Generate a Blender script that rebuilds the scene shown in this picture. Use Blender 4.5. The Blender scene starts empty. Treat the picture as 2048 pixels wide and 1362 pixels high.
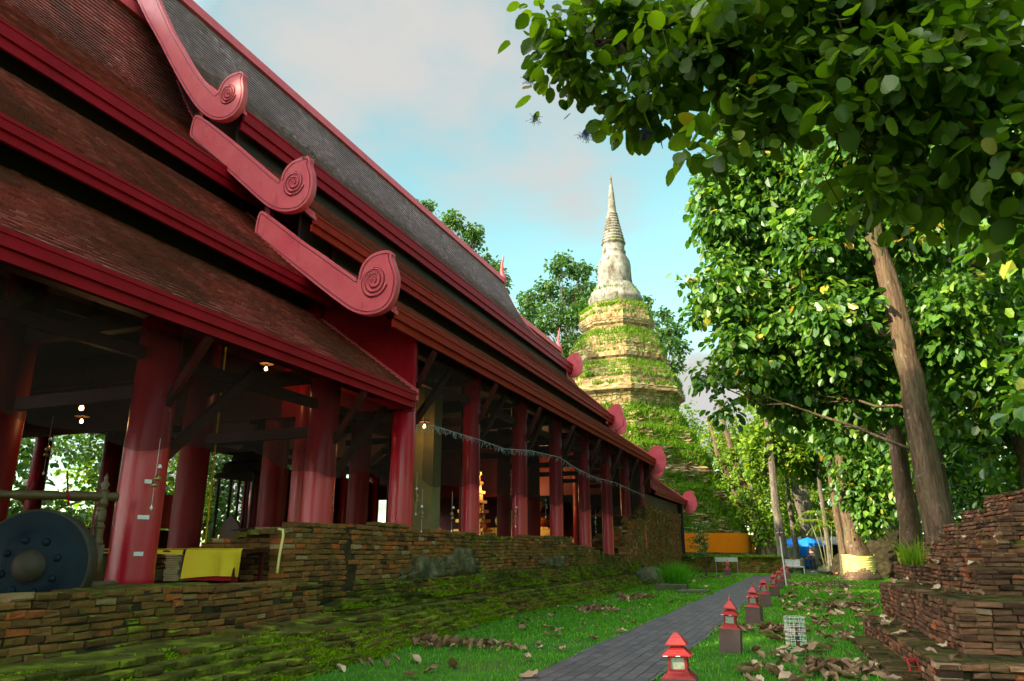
import bpy, math, random
import numpy as np
from math import radians, sin, cos, pi, atan, atan2, sqrt
from mathutils import Vector, Matrix

S = bpy.context.scene
rng = np.random.default_rng(7)
random.seed(7)

# ------------------------------------------------------------------ camera
F, CX, CY, EYE = 1463., 1024., 681., 1.6
PITCH = atan(419/1463.); YAW = radians(21.4)
fw = Vector((-sin(YAW)*cos(PITCH), cos(YAW)*cos(PITCH), sin(PITCH)))
rt = Vector((cos(YAW), sin(YAW), 0)); up = rt.cross(fw)
cd = bpy.data.cameras.new('camera'); cam = bpy.data.objects.new('camera', cd)
S.collection.objects.link(cam); S.camera = cam
cd.sensor_width = 36; cd.lens = F/2048*36; cd.clip_start = .1; cd.clip_end = 2000
M = Matrix((rt, up, -fw)).transposed().to_4x4(); M.translation = (0, 0, EYE); cam.matrix_world = M

def at(px, py, Y):                         # the point seen at a pixel of the photo on the plane y = Y
    r = fw*F + rt*(px-CX) - up*(py-CY); t = Y/r.y
    return Vector((0, 0, EYE)) + r*t
def atx(px, py, X):
    r = fw*F + rt*(px-CX) - up*(py-CY); t = X/r.x
    return Vector((0, 0, EYE)) + r*t
def gnd(px, py, z=0.):
    r = fw*F + rt*(px-CX) - up*(py-CY); t = (z-EYE)/r.z
    return Vector((0, 0, EYE)) + r*t

# ------------------------------------------------------------------ sky and sun
SUN_EL = radians(30); SUN_AZ = radians(34)           # azimuth from -Y towards -X
sdir = Vector((-sin(SUN_AZ)*cos(SUN_EL), -cos(SUN_AZ)*cos(SUN_EL), sin(SUN_EL)))
W = bpy.data.worlds.new('World'); S.world = W; W.use_nodes = True
nt = W.node_tree; nt.nodes.clear()
def N(t, **k):
    n = nt.nodes.new(t)
    for a, b in k.items(): setattr(n, a, b)
    return n
out = N('ShaderNodeOutputWorld'); bg = N('ShaderNodeBackground'); sky = N('ShaderNodeTexSky')
sky.sky_type = 'NISHITA'; sky.sun_disc = False; sky.sun_elevation = SUN_EL
sky.sun_rotation = pi + SUN_AZ; sky.air_density = 1.0; sky.dust_density = .25; sky.ozone_density = 1.
tc = N('ShaderNodeTexCoord'); sep = N('ShaderNodeSeparateXYZ'); nt.links.new(tc.outputs['Generated'], sep.inputs[0])
zz = N('ShaderNodeMath', operation='ADD'); zz.inputs[1].default_value = .22; nt.links.new(sep.outputs[2], zz.inputs[0])
zm = N('ShaderNodeMath', operation='MAXIMUM'); zm.inputs[1].default_value = .08; nt.links.new(zz.outputs[0], zm.inputs[0])
dv = N('ShaderNodeVectorMath', operation='DIVIDE'); cb = N('ShaderNodeCombineXYZ')
for i in range(3): nt.links.new(zm.outputs[0], cb.inputs[i])
nt.links.new(tc.outputs['Generated'], dv.inputs[0]); nt.links.new(cb.outputs[0], dv.inputs[1])
mp = N('ShaderNodeMapping'); mp.inputs['Location'].default_value = (4.1, 2.2, 0); nt.links.new(dv.outputs[0], mp.inputs[0])
n1 = N('ShaderNodeTexNoise'); n1.inputs['Scale'].default_value = 1.1; n1.inputs['Detail'].default_value = 7; n1.inputs['Roughness'].default_value = .52
nt.links.new(mp.outputs[0], n1.inputs[0])
rp = N('ShaderNodeValToRGB'); rp.color_ramp.elements[0].position = .45; rp.color_ramp.elements[1].position = .60
rp.color_ramp.interpolation = 'EASE'
nt.links.new(n1.outputs[0], rp.inputs[0])
tint = N('ShaderNodeMix', data_type='RGBA', blend_type='MULTIPLY'); tint.inputs[0].default_value = 1
tint.inputs[7].default_value = (1.0, 1.22, .80, 1)
nt.links.new(sky.outputs[0], tint.inputs[6])
mx = N('ShaderNodeMix', data_type='RGBA'); nt.links.new(rp.outputs[0], mx.inputs[0]); nt.links.new(tint.outputs[2], mx.inputs[6])
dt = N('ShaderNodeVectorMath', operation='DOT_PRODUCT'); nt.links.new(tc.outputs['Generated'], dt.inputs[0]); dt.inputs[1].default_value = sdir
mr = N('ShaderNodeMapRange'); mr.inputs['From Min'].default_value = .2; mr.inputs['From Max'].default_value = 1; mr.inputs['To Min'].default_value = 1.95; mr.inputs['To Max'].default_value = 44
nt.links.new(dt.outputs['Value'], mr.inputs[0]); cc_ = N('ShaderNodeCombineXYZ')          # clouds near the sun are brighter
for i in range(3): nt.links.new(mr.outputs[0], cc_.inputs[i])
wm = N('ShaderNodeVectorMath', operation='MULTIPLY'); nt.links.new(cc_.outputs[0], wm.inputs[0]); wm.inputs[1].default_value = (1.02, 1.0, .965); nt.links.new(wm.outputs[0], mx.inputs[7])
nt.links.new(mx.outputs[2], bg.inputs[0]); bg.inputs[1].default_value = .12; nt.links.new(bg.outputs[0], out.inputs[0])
sl = bpy.data.lights.new('sun', 'SUN'); sun = bpy.data.objects.new('sun', sl); S.collection.objects.link(sun)
sl.energy = 4.3; sl.angle = radians(.5); sl.color = (1, .86, .62)
sun.rotation_euler = sdir.to_track_quat('Z', 'Y').to_euler()
S.view_settings.view_transform = 'Standard'; S.view_settings.look = 'None'
S.view_settings.exposure = 1.55; S.view_settings.gamma = 1
S.render.engine = 'CYCLES'
S.cycles.max_bounces = 6; S.cycles.diffuse_bounces = 3; S.cycles.transmission_bounces = 4; S.cycles.transparent_max_bounces = 12

# ------------------------------------------------------------------ materials
def newmat(name):
    m = bpy.data.materials.new(name); m.use_nodes = True; t = m.node_tree; t.nodes.clear(); return m, t
def ramp(t, stops, src, interp='LINEAR'):
    r = t.nodes.new('ShaderNodeValToRGB'); r.color_ramp.interpolation = interp
    e = r.color_ramp.elements
    while len(e) < len(stops): e.new(.5)
    for i, (p, c) in enumerate(stops):
        e[i].position = p; e[i].color = (*c, 1) if len(c) == 3 else c
    t.links.new(src, r.inputs[0]); return r.outputs[0]
def noise(t, scale, detail=4, rough=.55, vec=None, dist=0):
    n = t.nodes.new('ShaderNodeTexNoise'); n.inputs['Scale'].default_value = scale; n.inputs['Detail'].default_value = detail
    n.inputs['Roughness'].default_value = rough; n.inputs['Distortion'].default_value = dist
    t.links.new(vec if vec is not None else coords(t), n.inputs[0]); return n.outputs[0]
def coords(t):
    g = t.nodes.new('ShaderNodeNewGeometry'); return g.outputs['Position']
def mapped(t, scale, rot=(0, 0, 0), loc=(0, 0, 0), obj=False):
    if obj:
        g = t.nodes.new('ShaderNodeTexCoord').outputs['Object']
    else: g = coords(t)
    m = t.nodes.new('ShaderNodeMapping'); m.inputs['Scale'].default_value = scale; m.inputs['Rotation'].default_value = rot
    m.inputs['Location'].default_value = loc
    t.links.new(g, m.inputs[0]); return m.outputs[0]
def mix(t, fac, a, b, mode='MIX'):
    m = t.nodes.new('ShaderNodeMix'); m.data_type = 'RGBA'; m.blend_type = mode
    for sock, v in ((0, fac), (6, a), (7, b)):
        if isinstance(v, (int, float)): m.inputs[sock].default_value = v
        elif isinstance(v, tuple): m.inputs[sock].default_value = (*v, 1)
        else: t.links.new(v, m.inputs[sock])
    return m.outputs[2]
def math_(t, op, a, b=0., c=None, clamp=False):
    m = t.nodes.new('ShaderNodeMath'); m.operation = op; m.use_clamp = clamp
    for i, v in enumerate((a, b, c)):
        if v is None: continue
        if isinstance(v, (int, float)): m.inputs[i].default_value = v
        else: t.links.new(v, m.inputs[i])
    return m.outputs[0]
def attr(t, name='var'):
    a = t.nodes.new('ShaderNodeAttribute'); a.attribute_name = name; return a.outputs['Fac']
def finish(t, col, rough=.7, spec=.4, bump=None, bstr=.3, bdist=.02, metal=0, coat=0, emis=None, es=0):
    p = t.nodes.new('ShaderNodeBsdfPrincipled'); o = t.nodes.new('ShaderNodeOutputMaterial')
    if isinstance(col, tuple): p.inputs['Base Color'].default_value = (*col, 1)
    else: t.links.new(col, p.inputs['Base Color'])
    if isinstance(rough, (int, float)): p.inputs['Roughness'].default_value = rough
    else: t.links.new(rough, p.inputs['Roughness'])
    p.inputs['Specular IOR Level'].default_value = spec; p.inputs['Metallic'].default_value = metal
    p.inputs['Coat Weight'].default_value = coat
    if bump is not None:
        b = t.nodes.new('ShaderNodeBump'); b.inputs['Strength'].default_value = bstr; b.inputs['Distance'].default_value = bdist
        t.links.new(bump, b.inputs['Height']); t.links.new(b.outputs[0], p.inputs['Normal'])
    if emis: p.inputs['Emission Color'].default_value = (*emis, 1); p.inputs['Emission Strength'].default_value = es
    t.links.new(p.outputs[0], o.inputs[0]); return p
def paint(name, c1, c2, rough=.45, sc=3., spec=.45, bs=.15, coat=0, dirt=None, metal=0):
    m, t = newmat(name)
    n = noise(t, sc, 6, .6); col = ramp(t, [(.3, c1), (.7, c2)], n)
    if dirt:
        d = noise(t, sc*2.3, 8, .7, vec=mapped(t, (1, 1, .35))); col = mix(t, ramp(t, [(.55, (0, 0, 0)), (.75, (.7, .7, .7))], d), col, dirt)
    f = noise(t, 60, 3); r = math_(t, 'MULTIPLY_ADD', n, .3, rough-.15)
    finish(t, col, r, spec, f, bs, .004, coat=coat, metal=metal); return m
MAT = {}
MAT['pink'] = paint('faded_pink_red_paint', (.58, .065, .09), (.68, .11, .13), .5, 1.6, spec=.25, dirt=(.30, .03, .045))
MAT['red'] = paint('deep_red_paint', (.26, .003, .010), (.36, .007, .018), .55, 1.5, spec=.10, dirt=(.16, .008, .01))
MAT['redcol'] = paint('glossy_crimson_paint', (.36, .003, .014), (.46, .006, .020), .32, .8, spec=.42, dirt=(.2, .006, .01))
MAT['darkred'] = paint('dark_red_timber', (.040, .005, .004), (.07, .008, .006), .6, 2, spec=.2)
MAT['innercol'] = paint('shaded_crimson_paint', (.12, .003, .005), (.17, .006, .008), .45, .8, spec=.18)  # column crimson darkened in its colour to stand for the hall's inner shade
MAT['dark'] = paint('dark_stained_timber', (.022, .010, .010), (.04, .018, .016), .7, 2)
MAT['orangewood'] = paint('orange_brown_timber', (.26, .009, .005), (.36, .026, .008), .6, 2, spec=.08, dirt=(.10, .006, .006))
MAT['groove'] = paint('dark_red_groove', (.16, .01, .02), (.2, .015, .025), .5)
MAT['brownblock'] = paint('brown_painted_block', (.095, .050, .042), (.125, .068, .058), .7, 6, dirt=(.05, .035, .025))
MAT['lampred'] = paint('lantern_red_paint', (.24, .012, .012), (.33, .022, .02), .5, 9, spec=.3, dirt=(.10, .014, .012))
MAT['white'] = paint('white_paint', (.6, .6, .56), (.75, .75, .72), .5, 8, dirt=(.3, .28, .24))
MAT['grey'] = paint('grey_metal', (.2, .2, .2), (.3, .3, .29), .5, 8)
MAT['blackish'] = paint('black_metal', (.02, .02, .022), (.04, .04, .04), .5, 8)
MAT['gold'] = paint('gilded_metal', (.75, .38, .06), (.9, .52, .12), .3, 5, metal=1)
MAT['brass'] = paint('tarnished_brass', (.25, .17, .06), (.38, .27, .10), .4, 9, metal=1)
MAT['orangecloth'] = paint('orange_cloth', (.92, .20, .003), (.95, .25, .005), .8, 1.2, spec=.1)
MAT['yellowcloth'] = paint('yellow_cloth', (.62, .46, .015), (.72, .56, .03), .75, 1.5, spec=.2)
MAT['paleyellow'] = paint('pale_yellow_sash', (.62, .50, .12), (.74, .64, .24), .6, 5, spec=.3)
MAT['palmstem'] = paint('pale_green_palm_stem', (.12, .13, .06), (.20, .21, .10), .7, 12)
MAT['bluecloth'] = paint('blue_canvas', (.008, .16, .70), (.02, .24, .85), .6, 3, spec=.2)
MAT['tan'] = paint('tan_wood', (.065, .034, .010), (.11, .062, .018), .4, 12, dirt=(.08, .05, .02))
MAT['gong'] = paint('dark_blue_gong_face', (.002, .007, .013), (.006, .018, .028), .6, 3, spec=.15, dirt=(.02, .02, .02))
MAT['gongrim'] = paint('dull_bronze', (.028, .022, .014), (.055, .042, .024), .6, 8, spec=.25, dirt=(.05, .05, .04))
MAT['plaster'] = paint('old_yellow_plaster', (.17, .15, .06), (.24, .21, .09), .9, 3, dirt=(.08, .075, .04))
MAT['concrete'] = paint('mossy_concrete', (.05, .06, .025), (.10, .10, .05), .9, 5, dirt=(.03, .05, .012))
MAT['skin'] = paint('skin', (.30, .15, .09), (.35, .18, .11), .5, 9)
MAT['hair'] = paint('black_hair', (.01, .008, .007), (.02, .015, .012), .5)
MAT['greycloth'] = paint('dark_grey_cloth', (.03, .035, .045), (.05, .055, .065), .85)
MAT['denim'] = paint('dark_denim', (.015, .022, .04), (.03, .04, .07), .85)
MAT['mat'] = paint('woven_mat', (.20, .15, .07), (.32, .25, .12), .85, 20)
MAT['orangeroof'] = paint('orange_roof_tiles', (.70, .22, .04), (.8, .32, .08), .7, 4)
MAT['tanwall'] = paint('ochre_wall', (.45, .28, .10), (.55, .36, .15), .9, 2)
MAT['pipe'] = paint('turquoise_pipe', (.05, .35, .32), (.06, .4, .36), .4)
MAT['nest'] = paint('dry_twigs', (.12, .09, .06), (.24, .19, .13), .9, 30)
m, t = newmat('frosted_lantern_glass'); finish(t, ramp(t, [(.35, (.42, .44, .36)), (.65, (.24, .28, .20))], noise(t, 25, 5)), .35, .5); MAT['glass'] = m
m, t = newmat('warm_bulb'); finish(t, (1, .7, .35), .4, emis=(1, .50, .16), es=9); MAT['bulb'] = m

# roof tile
def tile_mat(name, stops, stain):
    m, t = newmat(name)
    c = ramp(t, stops, attr(t))
    n = noise(t, .45, 6, .6, dist=.4); c = mix(t, ramp(t, [(.42, (0, 0, 0)), (.62, (.8, .8, .8))], n), c, stain)
    l = noise(t, 9, 5, .7); c = mix(t, ramp(t, [(.62, (0, 0, 0)), (.72, (.5, .5, .5))], l), c, (.10, .12, .05))
    finish(t, c, math_(t, 'MULTIPLY_ADD', attr(t), .3, .40), .18, noise(t, 40, 4), .4, .01); return m
MAT['tilegrey'] = tile_mat('weathered_grey_brown_roof_tile', [(0, (.14, .085, .09)), (.4, (.28, .165, .19)), (.75, (.43, .29, .33)), (1, (.60, .50, .52))], (.20, .13, .145))
MAT['tilered'] = tile_mat('red_brown_roof_tile', [(0, (.18, .032, .028)), (.5, (.34, .075, .065)), (.85, (.46, .15, .135)), (1, (.55, .28, .26))], (.13, .045, .036))

# bricks: var picks the brick's own colour, moss the growth on it
def brick_mat(name, stops, moss1, moss2, mossbias=0., fuzz=.02):
    m, t = newmat(name)
    c = ramp(t, stops, attr(t))
    c = mix(t, .55, c, ramp(t, [(.25, (.55, .5, .45)), (.75, (1.25, 1.2, 1.15))], noise(t, 22, 6, .7)), 'MULTIPLY')
    stain = ramp(t, [(.52, (0, 0, 0)), (.70, (.72, .72, .72))], noise(t, 1.3, 10, .72)); c = mix(t, stain, c, (.022, .018, .012))
    lich = ramp(t, [(.66, (0, 0, 0)), (.74, (.6, .6, .6))], noise(t, 3.2, 8, .7)); c = mix(t, lich, c, (.30, .28, .20))
    ge = t.nodes.new('ShaderNodeNewGeometry'); sp = t.nodes.new('ShaderNodeSeparateXYZ'); t.links.new(ge.outputs['Normal'], sp.inputs[0])
    up_ = math_(t, 'MULTIPLY', sp.outputs[2], .30)
    mn = noise(t, 2.4, 9, .68)
    f = math_(t, 'ADD', math_(t, 'ADD', math_(t, 'MULTIPLY', attr(t, 'moss'), .9), up_), math_(t, 'ADD', mn, -.86+mossbias))
    f = ramp(t, [(.0, (0, 0, 0)), (.16, (1, 1, 1))], f)
    mc = ramp(t, [(.36, tuple(x*.55 for x in moss1)), (.50, moss1), (.66, moss2)], noise(t, 1.9, 9, .7))
    c = mix(t, f, c, mc)
    h = math_(t, 'ADD', noise(t, 35, 6, .7), math_(t, 'MULTIPLY', noise(t, 120, 3), .4))
    finish(t, c, .92, .15, h, .7, fuzz); return m
BR = [(0, (.045, .022, .012)), (.3, (.145, .070, .022)), (.6, (.215, .115, .034)), (.8, (.29, .105, .030)), (.93, (.40, .10, .026)), (1, (.32, .21, .10))]
MAT['brick'] = brick_mat('old_moss_stained_brick', BR, (.07, .075, .008), (.20, .26, .012))
BR2 = [(0, (.05, .025, .018)), (.35, (.12, .06, .038)), (.65, (.19, .10, .055)), (.85, (.27, .11, .055)), (.95, (.42, .12, .05)), (1, (.36, .24, .16))]
MAT['brick2'] = brick_mat('old_red_brown_brick', BR2, (.040, .034, .008), (.09, .085, .014), mossbias=.07)
MAT['stupabrick'] = brick_mat('pale_lime_brick', [(0, (.10, .06, .025)), (.45, (.27, .18, .075)), (.8, (.42, .32, .16)), (1, (.50, .42, .27))], (.14, .15, .03), (.22, .28, .03), mossbias=-.30, fuzz=.06)
m, t = newmat('mortar_core'); finish(t, ramp(t, [(.4, (.022, .017, .009)), (.7, (.05, .042, .018))], noise(t, 4, 6)), .95, .1); MAT['core'] = m
m, t = newmat('whitewashed_stupa_plaster')
c = ramp(t, [(.35, (.11, .10, .075)), (.55, (.25, .23, .19)), (.75, (.38, .365, .33))], noise(t, .9, 9, .65))
c = mix(t, ramp(t, [(.50, (0, 0, 0)), (.60, (1, 1, 1))], noise(t, 1.5, 9, .7, vec=mapped(t, (1.2, 1.2, .45)))), c, (.085, .065, .04))
c = mix(t, ramp(t, [(.62, (0, 0, 0)), (.68, (1, 1, 1))], noise(t, .8, 6, .6, vec=mapped(t, (1, 1, 1), loc=(9, 4, 2)))), c, (.16, .20, .03))
finish(t, c, .85, .2, noise(t, 6, 8, .7), .6, .1); MAT['stupaplaster'] = m

# ground and grass
m, t = newmat('lawn_soil')
c = ramp(t, [(.3, (.018, .050, .006)), (.5, (.03, .10, .012)), (.7, (.06, .13, .015))], noise(t, 1.3, 8, .65))
c = mix(t, ramp(t, [(.56, (0, 0, 0)), (.68, (.8, .8, .8))], noise(t, .35, 7, .65)), c, (.085, .06, .028))
finish(t, c, .95, .1, noise(t, 30, 6), .6, .03); MAT['lawn'] = m
m, t = newmat('grey_paving')
b = t.nodes.new('ShaderNodeTexBrick'); b.inputs['Scale'].default_value = 1; b.inputs['Brick Width'].default_value = .40; b.inputs['Row Height'].default_value = .185
b.inputs['Mortar Size'].default_value = .013; b.inputs['Mortar Smooth'].default_value = .3; b.inputs['Bias'].default_value = 0
b.inputs['Color1'].default_value = (.0, .0, .0, 1); b.inputs['Color2'].default_value = (1, 1, 1, 1); b.inputs['Mortar'].default_value = (.5, .5, .5, 1)
wob = noise(t, 1.2, 3); cv = t.nodes.new('ShaderNodeVectorMath'); cv.operation = 'ADD'
cx_ = t.nodes.new('ShaderNodeCombineXYZ'); t.links.new(math_(t, 'MULTIPLY', wob, .08), cx_.inputs[1])
t.links.new(mapped(t, (1, 1, 1), rot=(0, 0, pi/2)), cv.inputs[0]); t.links.new(cx_.outputs[0], cv.inputs[1]); t.links.new(cv.outputs[0], b.inputs[0])
c = ramp(t, [(0, (.040, .034, .040)), (1, (.078, .066, .074))], b.outputs['Color'])
c = mix(t, .6, c, ramp(t, [(.3, (.6, .6, .62)), (.75, (1.3, 1.25, 1.2))], noise(t, 7, 8, .7)), 'MULTIPLY')
c = mix(t, b.outputs['Fac'], c, ramp(t, [(.45, (.012, .011, .012)), (.7, (.03, .05, .012))], noise(t, 1.5, 4)))
hh = math_(t, 'SUBTRACT', math_(t, 'MULTIPLY', noise(t, 18, 6), .35), b.outputs['Fac'])
finish(t, c, .62, .4, hh, .7, .012); MAT['paving'] = m

def leafmat(name, stops, trans=.35, tcol=None, rough=.42, spec=.4):
    m, t = newmat(name)
    c = ramp(t, stops, attr(t)); 
    p = t.nodes.new('ShaderNodeBsdfPrincipled'); t.links.new(c, p.inputs['Base Color']); p.inputs['Roughness'].default_value = rough
    p.inputs['Specular IOR Level'].default_value = spec
    tr = t.nodes.new('ShaderNodeBsdfTranslucent'); t.links.new(mix(t, 1, c, tcol or (1.6, 1.7, .5), 'MULTIPLY'), tr.inputs[0])
    ms = t.nodes.new('ShaderNodeMixShader'); ms.inputs[0].default_value = trans
    t.links.new(p.outputs[0], ms.inputs[1]); t.links.new(tr.outputs[0], ms.inputs[2])
    o = t.nodes.new('ShaderNodeOutputMaterial'); t.links.new(ms.outputs[0], o.inputs[0]); return m
MAT['grass'] = leafmat('lush_grass', [(0, (.04, .15, .004)), (.5, (.085, .30, .006)), (.85, (.16, .44, .012)), (1, (.34, .38, .05))], .35, rough=.5, spec=.3)
MAT['mossblade'] = leafmat('moss_tufts', [(0, (.05, .07, .004)), (.5, (.12, .20, .006)), (.85, (.22, .36, .008)), (1, (.20, .16, .02))], .25, rough=.9, spec=.05)
MAT['stupagrass'] = leafmat('stupa_grass', [(0, (.05, .12, .008)), (.5, (.10, .22, .012)), (.85, (.20, .30, .016)), (1, (.32, .28, .04))], .35, rough=.7, spec=.1)
G1 = [(0, (.020, .065, .010)), (.3, (.045, .13, .014)), (.6, (.10, .22, .022)), (.88, (.22, .34, .03)), (.94, (.42, .38, .04)), (1, (.60, .32, .05))]
MAT['teakleaf'] = leafmat('teak_leaf', G1, .32, rough=.38, spec=.5)
G2 = [(0, (.026, .065, .005)), (.5, (.085, .155, .007)), (.9, (.17, .25, .012)), (.97, (.16, .17, .012)), (1, (.24, .18, .02))]
MAT['nearleaf'] = leafmat('overhead_teak_leaf', G2, .5, rough=.45, spec=.35)
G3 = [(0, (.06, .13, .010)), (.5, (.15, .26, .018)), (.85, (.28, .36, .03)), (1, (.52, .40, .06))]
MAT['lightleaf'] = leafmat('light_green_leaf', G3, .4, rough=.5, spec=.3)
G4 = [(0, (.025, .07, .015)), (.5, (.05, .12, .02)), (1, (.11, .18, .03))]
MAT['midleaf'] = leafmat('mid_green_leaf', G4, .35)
MAT['dryleaf'] = leafmat('dry_brown_leaf', [(0, (.09, .05, .03)), (.4, (.22, .13, .07)), (.75, (.34, .22, .13)), (1, (.46, .36, .25))], .12, tcol=(1.2, .9, .6), rough=.7, spec=.2)
MAT['berry'] = paint('dark_blue_berries', (.02, .02, .08), (.06, .06, .16), .5)
def barkmat(name, c1, c2, c3):
    m, t = newmat(name)
    v = mapped(t, (6, 6, 1.0)); n = noise(t, 1.6, 9, .68, vec=v, dist=.9)
    c = ramp(t, [(.3, c1), (.5, c2), (.72, c3)], n)
    c = mix(t, ramp(t, [(.5, (0, 0, 0)), (.7, (.6, .6, .6))], noise(t, .9, 6)), c, (.10, .115, .05)); c = mix(t, ramp(t, [(.60, (0, 0, 0)), (.66, (.7, .7, .7))], noise(t, 3.5, 7, .7)), c, (.30, .28, .22))
    finish(t, c, .9, .15, n, 1.0, .06); return m
MAT['bark'] = barkmat('teak_bark', (.04, .025, .016), (.13, .08, .048), (.25, .17, .11))
MAT['barkdark'] = barkmat('dark_twig_bark', (.02, .014, .008), (.05, .03, .018), (.09, .055, .03))
MAT['barkgrey'] = barkmat('grey_bark', (.05, .04, .03), (.15, .12, .09), (.27, .23, .18))

# ------------------------------------------------------------------ mesh builder
COL = S.collection
class MB:
    def __init__(s): s.v = []; s.f = []; s.n = 0; s.var = []; s.mi = []; s.ms = []
    def add(s, V, Fs, var=None, mi=0, moss=0.):
        V = np.asarray(V, float).reshape(-1, 3); k = s.n
        s.v.append(V); s.n += len(V)
        vr = random.random() if var is None else var
        for f in Fs:
            s.f.append(tuple(i+k for i in f)); s.var.append(vr); s.mi.append(mi); s.ms.append(moss)
    def box(s, c, d, rz=0., var=None, mi=0, moss=0., M=None):
        x, y, z = d[0]/2, d[1]/2, d[2]/2
        V = np.array([(-x,-y,-z),(x,-y,-z),(x,y,-z),(-x,y,-z),(-x,-y,z),(x,-y,z),(x,y,z),(-x,y,z)])
        if rz: V = V @ np.array([[cos(rz), sin(rz), 0], [-sin(rz), cos(rz), 0], [0, 0, 1]])
        if M is not None: V = V @ np.array(M).T
        s.add(V+np.array(c), [(0,3,2,1),(4,5,6,7),(0,1,5,4),(1,2,6,5),(2,3,7,6),(3,0,4,7)], var, mi, moss)
    def bar(s, a, b, w, h, mi=0, var=None):
        a = Vector(a); b = Vector(b); d = b-a; L = d.length; q = d.to_track_quat('Y', 'Z').to_matrix()
        s.box((a+b)/2, (w, L, h), M=np.array(q), mi=mi, var=var)
    def tube(s, P, R, n=10, mi=0, var=None, caps=True, flute=0, moss=0.):
        P = np.asarray(P, float); m = len(P); R = np.broadcast_to(np.asarray(R, float), (m,))
        T = np.gradient(P, axis=0); T /= np.linalg.norm(T, axis=1)[:, None]+1e-9
        ref = np.array([1., 0, 0]) if abs(T[0][0]) < .9 else np.array([0, 1., 0])
        V = []
        for i in range(m):
            u = np.cross(T[i], ref); u /= np.linalg.norm(u)+1e-9; w = np.cross(u, T[i]); 
            a = np.arange(n)*2*pi/n
            rr = R[i]*(1+flute*(np.sin(a*5+1.3+i*.15)*.6+np.sin(a*3+P[0][0]*3+i*.1)*.5))
            V.append(P[i]+np.outer(np.cos(a)*rr, w)+np.outer(np.sin(a)*rr, u))
        Fs = []
        for i in range(m-1):
            for j in range(n):
                k = (j+1) % n; Fs.append((i*n+j, i*n+k, (i+1)*n+k, (i+1)*n+j))
        if caps: Fs.append(tuple(range(n))[::-1]); Fs.append(tuple((m-1)*n+j for j in range(n)))
        s.add(np.concatenate(V), Fs, var, mi, moss)
    def lathe(s, c, prof, n=24, mi=0, var=None, jit=0., rz=0., tilt=None, caps=True):
        V = []
        for r, z in prof:
            a = np.arange(n)*2*pi/n+rz; V.append(np.stack([np.cos(a)*r, np.sin(a)*r, np.full(n, z)], 1))
        V = np.concatenate(V)
        if jit: V += rng.normal(0, jit, V.shape)
        if tilt is not None: V = V @ np.array(tilt).T
        m = len(prof); Fs = []
        for i in range(m-1):
            for j in range(n):
                k = (j+1) % n; Fs.append((i*n+j, i*n+k, (i+1)*n+k, (i+1)*n+j))
        if caps and prof[0][0] > 1e-3: Fs.append(tuple(range(n))[::-1])
        if caps and prof[-1][0] > 1e-3: Fs.append(tuple((m-1)*n+j for j in range(n)))
        s.add(V+np.array(c), Fs, var, mi)
    def prism(s, poly, y0, y1, mi=0, var=None, ax='y'):          # polygon in x,z extruded along y
        n = len(poly); 
        V = [(p[0], y0, p[1]) for p in poly]+[(p[0], y1, p[1]) for p in poly]
        if ax == 'x': V = [(v[1], v[0], v[2]) for v in V]
        if ax == 'z': V = [(v[0], v[2], v[1]) for v in V]
        Fs = [tuple(range(n)), tuple(range(n, 2*n))[::-1]]
        for i in range(n): j = (i+1) % n; Fs.append((i, i+n, j+n, j))
        s.add(V, Fs, var, mi)
    def build(s, name, mats, parent=None, smooth=False, loc=None):
        if not isinstance(mats, (list, tuple)): mats = [mats]
        me = bpy.data.meshes.new(name)
        V = np.concatenate(s.v) if s.v else np.zeros((0, 3))
        if loc is not None: V = V-np.array(loc)
        return mesh_from(name, me, V, s.f, s.var, s.mi, s.ms, mats, parent, smooth, loc)
def mesh_from(name, me, V, Fs, var, mi, ms, mats, parent, smooth, loc=None):
    lens = np.array([len(f) for f in Fs], np.int32)
    me.vertices.add(len(V)); me.vertices.foreach_set('co', np.asarray(V, np.float32).ravel())
    me.loops.add(int(lens.sum())); me.loops.foreach_set('vertex_index', np.concatenate([np.asarray(f, np.int32) for f in Fs]))
    me.polygons.add(len(Fs)); st = np.concatenate([[0], np.cumsum(lens)[:-1]]).astype(np.int32)
    me.polygons.foreach_set('loop_start', st)
    if isinstance(mi, list): me.polygons.foreach_set('material_index', np.array(mi, np.int32))
    a = me.attributes.new('var', 'FLOAT', 'FACE'); a.data.foreach_set('value', np.asarray(var, np.float32))
    if ms is not None: a = me.attributes.new('moss', 'FLOAT', 'FACE'); a.data.foreach_set('value', np.asarray(ms, np.float32))
    for m in mats: me.materials.append(m)
    me.update(calc_edges=True); me.validate()
    me.polygons.foreach_set('use_smooth', np.full(len(me.polygons), bool(smooth)))
    o = bpy.data.objects.new(name, me); COL.objects.link(o)
    if parent is not None: o.parent = parent
    if loc is not None: o.location = loc
    return o
def fastmesh(name, V, quads, var, mat, parent=None, smooth=False):       # all faces same size, arrays
    me = bpy.data.meshes.new(name); k = quads.shape[1]; n = len(quads)
    me.vertices.add(len(V)); me.vertices.foreach_set('co', V.astype(np.float32).ravel())
    me.loops.add(n*k); me.loops.foreach_set('vertex_index', quads.astype(np.int32).ravel())
    me.polygons.add(n); me.polygons.foreach_set('loop_start', (np.arange(n)*k).astype(np.int32))
    a = me.attributes.new('var', 'FLOAT', 'FACE'); a.data.foreach_set('value', var.astype(np.float32))
    me.materials.append(mat); me.update(calc_edges=True)
    me.polygons.foreach_set('use_smooth', np.full(n, bool(smooth)))
    o = bpy.data.objects.new(name, me); COL.objects.link(o)
    if parent is not None: o.parent = parent
    return o
def thing(name, label, cat, loc=(0, 0, 0), group=None):
    o = bpy.data.objects.new(name, None); COL.objects.link(o); o.location = loc; o.empty_display_size = .3
    return tag(o, label, cat, group)
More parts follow.
